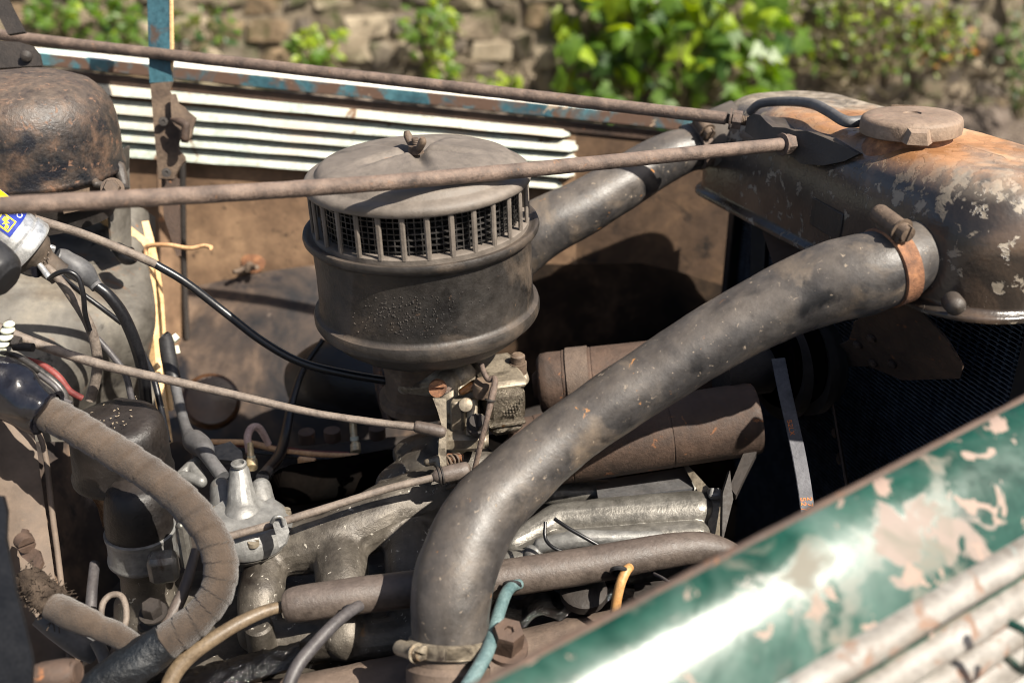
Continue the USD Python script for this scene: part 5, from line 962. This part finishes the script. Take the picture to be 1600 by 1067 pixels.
# ================================================================ FOREGROUND LEFT: wrapped hose, sleeve, tape, plate
wh = T('wrapped_hose', 'thick hose wrapped in dusty brown cloth tape curling down at the left', 'hose')
hp = [(30, 620, .842, 27), (80, 648, .84, 28), (130, 675, .838, 26.5), (190, 712, .834, 26.5), (250, 752, .83, 26.5), (303, 800, .825, 26.5), (338, 852, .82, 26.5), (345, 905, .815, 26.5), (322, 952, .81, 26.5), (275, 992, .805, 28), (220, 1028, .80, 27), (180, 1058, .797, 27)]
hm = ptube(hp, sides=40, per=26); 
# spiral laps of the cloth
cpts = spline([P(*p[:3]) for p in hp], 26); nn_ = len(cpts); 
vv = hm.vertices.copy(); ringid = np.minimum(np.arange(len(vv)) // 40, nn_ - 1); sid = np.arange(len(vv)) % 40
lap = ((ringid / 26 * 2.1 + sid / 40.0) % 1.0); c_ = cpts[ringid]; dv = vv - c_; ln_ = np.linalg.norm(dv, axis=1, keepdims=True) + 1e-9
hm.vertices = c_ + dv * (1 + .075 * (lap[:, None] - .5)) 
kw = wh.add('cloth', rough(hm, .0010, 70, 3), 'cloth_tape', smooth=40)
wh.add('tape_wrap', rough(rough(ptube([(-60, 572, .84, 44), (-20, 592, .838, 45), (20, 612, .836, 44), (46, 628, .836, 41), (70, 641, .837, 38), (75, 644, .837, 33)], sides=40, per=12), .007, 32, 4), .0004, 120, 2), 'vinyl_tape', kw, label='glossy black wrinkled tape round the upper end', smooth=60)
wh.add('tape_joint', rough(ptube([(258, 1003, .80, 30), (228, 1024, .797, 32), (200, 1044, .794, 33), (150, 1082, .79, 33)], sides=36, per=10), .003, 50, 5), 'blue_tape', kw, label='bluish black taped joint at the lower end', smooth=60)
fs = T('frayed_sleeve', 'short frayed cloth sleeve coming off the toe board at the lower left', 'sleeve')
ks = fs.add('sleeve', rough(ptube([(84, 946, .805, 22), (110, 960, .80, 23), (140, 972, .80, 22), (154, 979, .80, 19), (180, 991, .80, 19), (210, 1008, .806, 17), (240, 1026, .815, 16)], sides=32, per=12), .0012, 70), 'cloth_tape')
fs.add('frayed_end', rough(ptube([(40, 900, .822, 19), (58, 916, .817, 22), (80, 938, .811, 23), (98, 952, .807, 21)], sides=30, per=10), .004, 120), 'frayed', ks)
fz = []
r3 = np.random.default_rng(11)
for i in range(420):
    s = r3.uniform(0, 1); a = P(38 + 58 * s, 902 + 50 * s, .82 - .014 * s); dr = nrm(r3.normal(size=3)); o = a + dr * m_(r3.uniform(16, 23), .815); e = o + nrm(dr + r3.normal(size=3) * .8) * r3.uniform(.003, .009) - UP * .002
    fz.append(bar_box(o, e, .0006, .0006, V(.3, .5, .8), .0001))
fs.add('fibres', fz, 'frayed', ks, smooth=False, kind='stuff')
bp = T('black_plate', 'flat blue black sheet standing in the lower left corner', 'sheet'); bp.add('plate', plate([(-60, 770, .70), (4, 776, .70), (10, 800, .70), (8, 842, .70), (24, 925, .70), (40, 985, .70), (50, 1030, .70), (46, 1120, .70), (-60, 1120, .70)], None, .004), 'cable_black')
pc_ = T('pipe_clip', 'small rusty clip with a slotted screw on the toe board', 'clip')
pc_.add('clip', [plate([(25, 852, .845), (32, 824, .85), (42, 826, .85), (44, 852, .845), (62, 860, .838), (66, 878, .83), (58, 890, .826), (32, 868, .838)], None, .003)], 'rust_dark')
o = P(36, 843, .842); pc_.add('screw', slot_screw(o, nrm(cR * .6 - fH * .7), .0075, .010, cR), 'rust_dark')
cable('dark corrugated pipe dropping behind the frayed sleeve', [(66, 960, .84, 20), (96, 985, .84, 20), (128, 1008, .845, 20), (150, 1022, .85, 16)], 'grey_rubber')
cable('grey pipe standing left of the breather body', [(148, 880, .93, 8), (144, 920, .91, 8.5), (142, 950, .90, 9)], 'cable_grey')
lp_ = T('wire_loop', 'small loop of stiff brown wire beside the frayed sleeve', 'wire')
lp_.add('loop', ptube([(158, 980, .85, 4), (160, 945, .855, 5), (172, 930, .86, 5), (188, 930, .86, 5), (196, 945, .855, 5), (197, 968, .85, 5), (190, 990, .845, 5), (178, 1015, .84, 5), (165, 1060, .83, 5)], sides=12), 'cable_worn')
cable('dark cable dropping from the frayed sleeve', [(150, 1000, .83, 10), (164, 1030, .83, 10), (172, 1070, .82, 10)], 'grey_rubber')
cable('brown rubber pipe running down beside the breather to the wrapped hose', [(306, 858, .87, 7), (298, 888, .862, 8), (288, 920, .855, 9.5), (272, 955, .845, 10), (255, 985, .838, 10)], 'conduit')
cable('tan ignition lead curving from the conduit to the bottom edge', [(450, 946, .845, 9), (438, 948, .843, 9), (410, 956, .835, 10), (370, 975, .825, 11), (325, 1003, .815, 12), (290, 1030, .81, 13), (268, 1060, .805, 13), (255, 1100, .80, 13)], 'cable_tan')

# spark lead conduit and its leads
cd = T('lead_conduit', 'dusty brown tube carrying the spark leads along the cylinder head', 'conduit')
kc = cd.add('tube', rough(ptube([(446, 947, .845, 21), (452, 946, .845, 26), (475, 942, .846, 28.5), (560, 930, .853, 29), (700, 914, .868, 29), (800, 901, .876, 29), (900, 886, .884, 29), (1000, 868, .893, 28), (1060, 858, .90, 26.5), (1105, 856, .905, 24), (1140, 866, .908, 20), (1165, 884, .905, 18)], sides=32, per=8), .0004, 80), 'conduit', smooth=60)
for px, py, d in ((549, 951, .835), (800, 914, .857), (968, 892, .868)):
    oo = P(px, py, d); cd.add('grommet', lathe([(m_(9, d), -.001), (m_(15, d), -.001), (m_(16, d), .001), (m_(14, d), .0024), (m_(11, d), .002), (m_(10, d), -.001), (0, -.001)], oo, nrm(CAM - oo - UP * .9), 24), 'plain_rubber', kc)
cable('grey spark lead hanging from the left hole of the conduit', [(562, 946, .838, 9), (548, 954, .828, 9.5), (525, 972, .815, 10), (495, 1003, .80, 10.5), (465, 1040, .785, 11), (445, 1085, .775, 11)], 'cable_grey')
cable('teal spark lead hanging beside the lower hose clip', [(812, 912, .86, 8), (800, 916, .852, 9), (790, 928, .842, 10), (780, 955, .825, 10.5), (770, 990, .80, 11), (758, 1025, .775, 11.5), (728, 1075, .75, 12)], 'cable_teal')
cable('orange spark lead hanging from the right hole of the conduit', [(984, 886, .872, 7), (978, 892, .866, 8), (970, 910, .862, 8), (964, 935, .862, 8), (960, 965, .862, 8)], 'cable_orange')
cable('thin black wire arching in front of the alloy cover', [(866, 810, .90, 3), (890, 826, .895, 3), (920, 843, .893, 3), (950, 860, .895, 3)], 'cable_black')
cable('thin black wire curling under the alloy ledge', [(852, 815, .905, 2.6), (852, 840, .90, 2.8), (866, 856, .895, 2.8), (895, 866, .895, 2.6)], 'cable_black')
cable('thin silver wire end near the green bonnet edge', [(1022, 896, .88, 2.4), (1034, 902, .87, 2.6), (1050, 912, .86, 2.4)], 'cable_grey')

# frame rails and near apron keep daylight out of the bottom of the bay
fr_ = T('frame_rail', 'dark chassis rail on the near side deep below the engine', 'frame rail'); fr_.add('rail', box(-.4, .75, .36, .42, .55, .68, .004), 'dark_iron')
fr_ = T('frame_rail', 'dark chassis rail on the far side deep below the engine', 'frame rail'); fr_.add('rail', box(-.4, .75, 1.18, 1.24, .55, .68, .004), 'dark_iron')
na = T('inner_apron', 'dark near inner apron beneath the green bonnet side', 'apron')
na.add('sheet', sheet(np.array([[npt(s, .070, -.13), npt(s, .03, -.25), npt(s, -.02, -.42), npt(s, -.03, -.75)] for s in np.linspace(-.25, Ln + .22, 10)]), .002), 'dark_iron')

write_things()
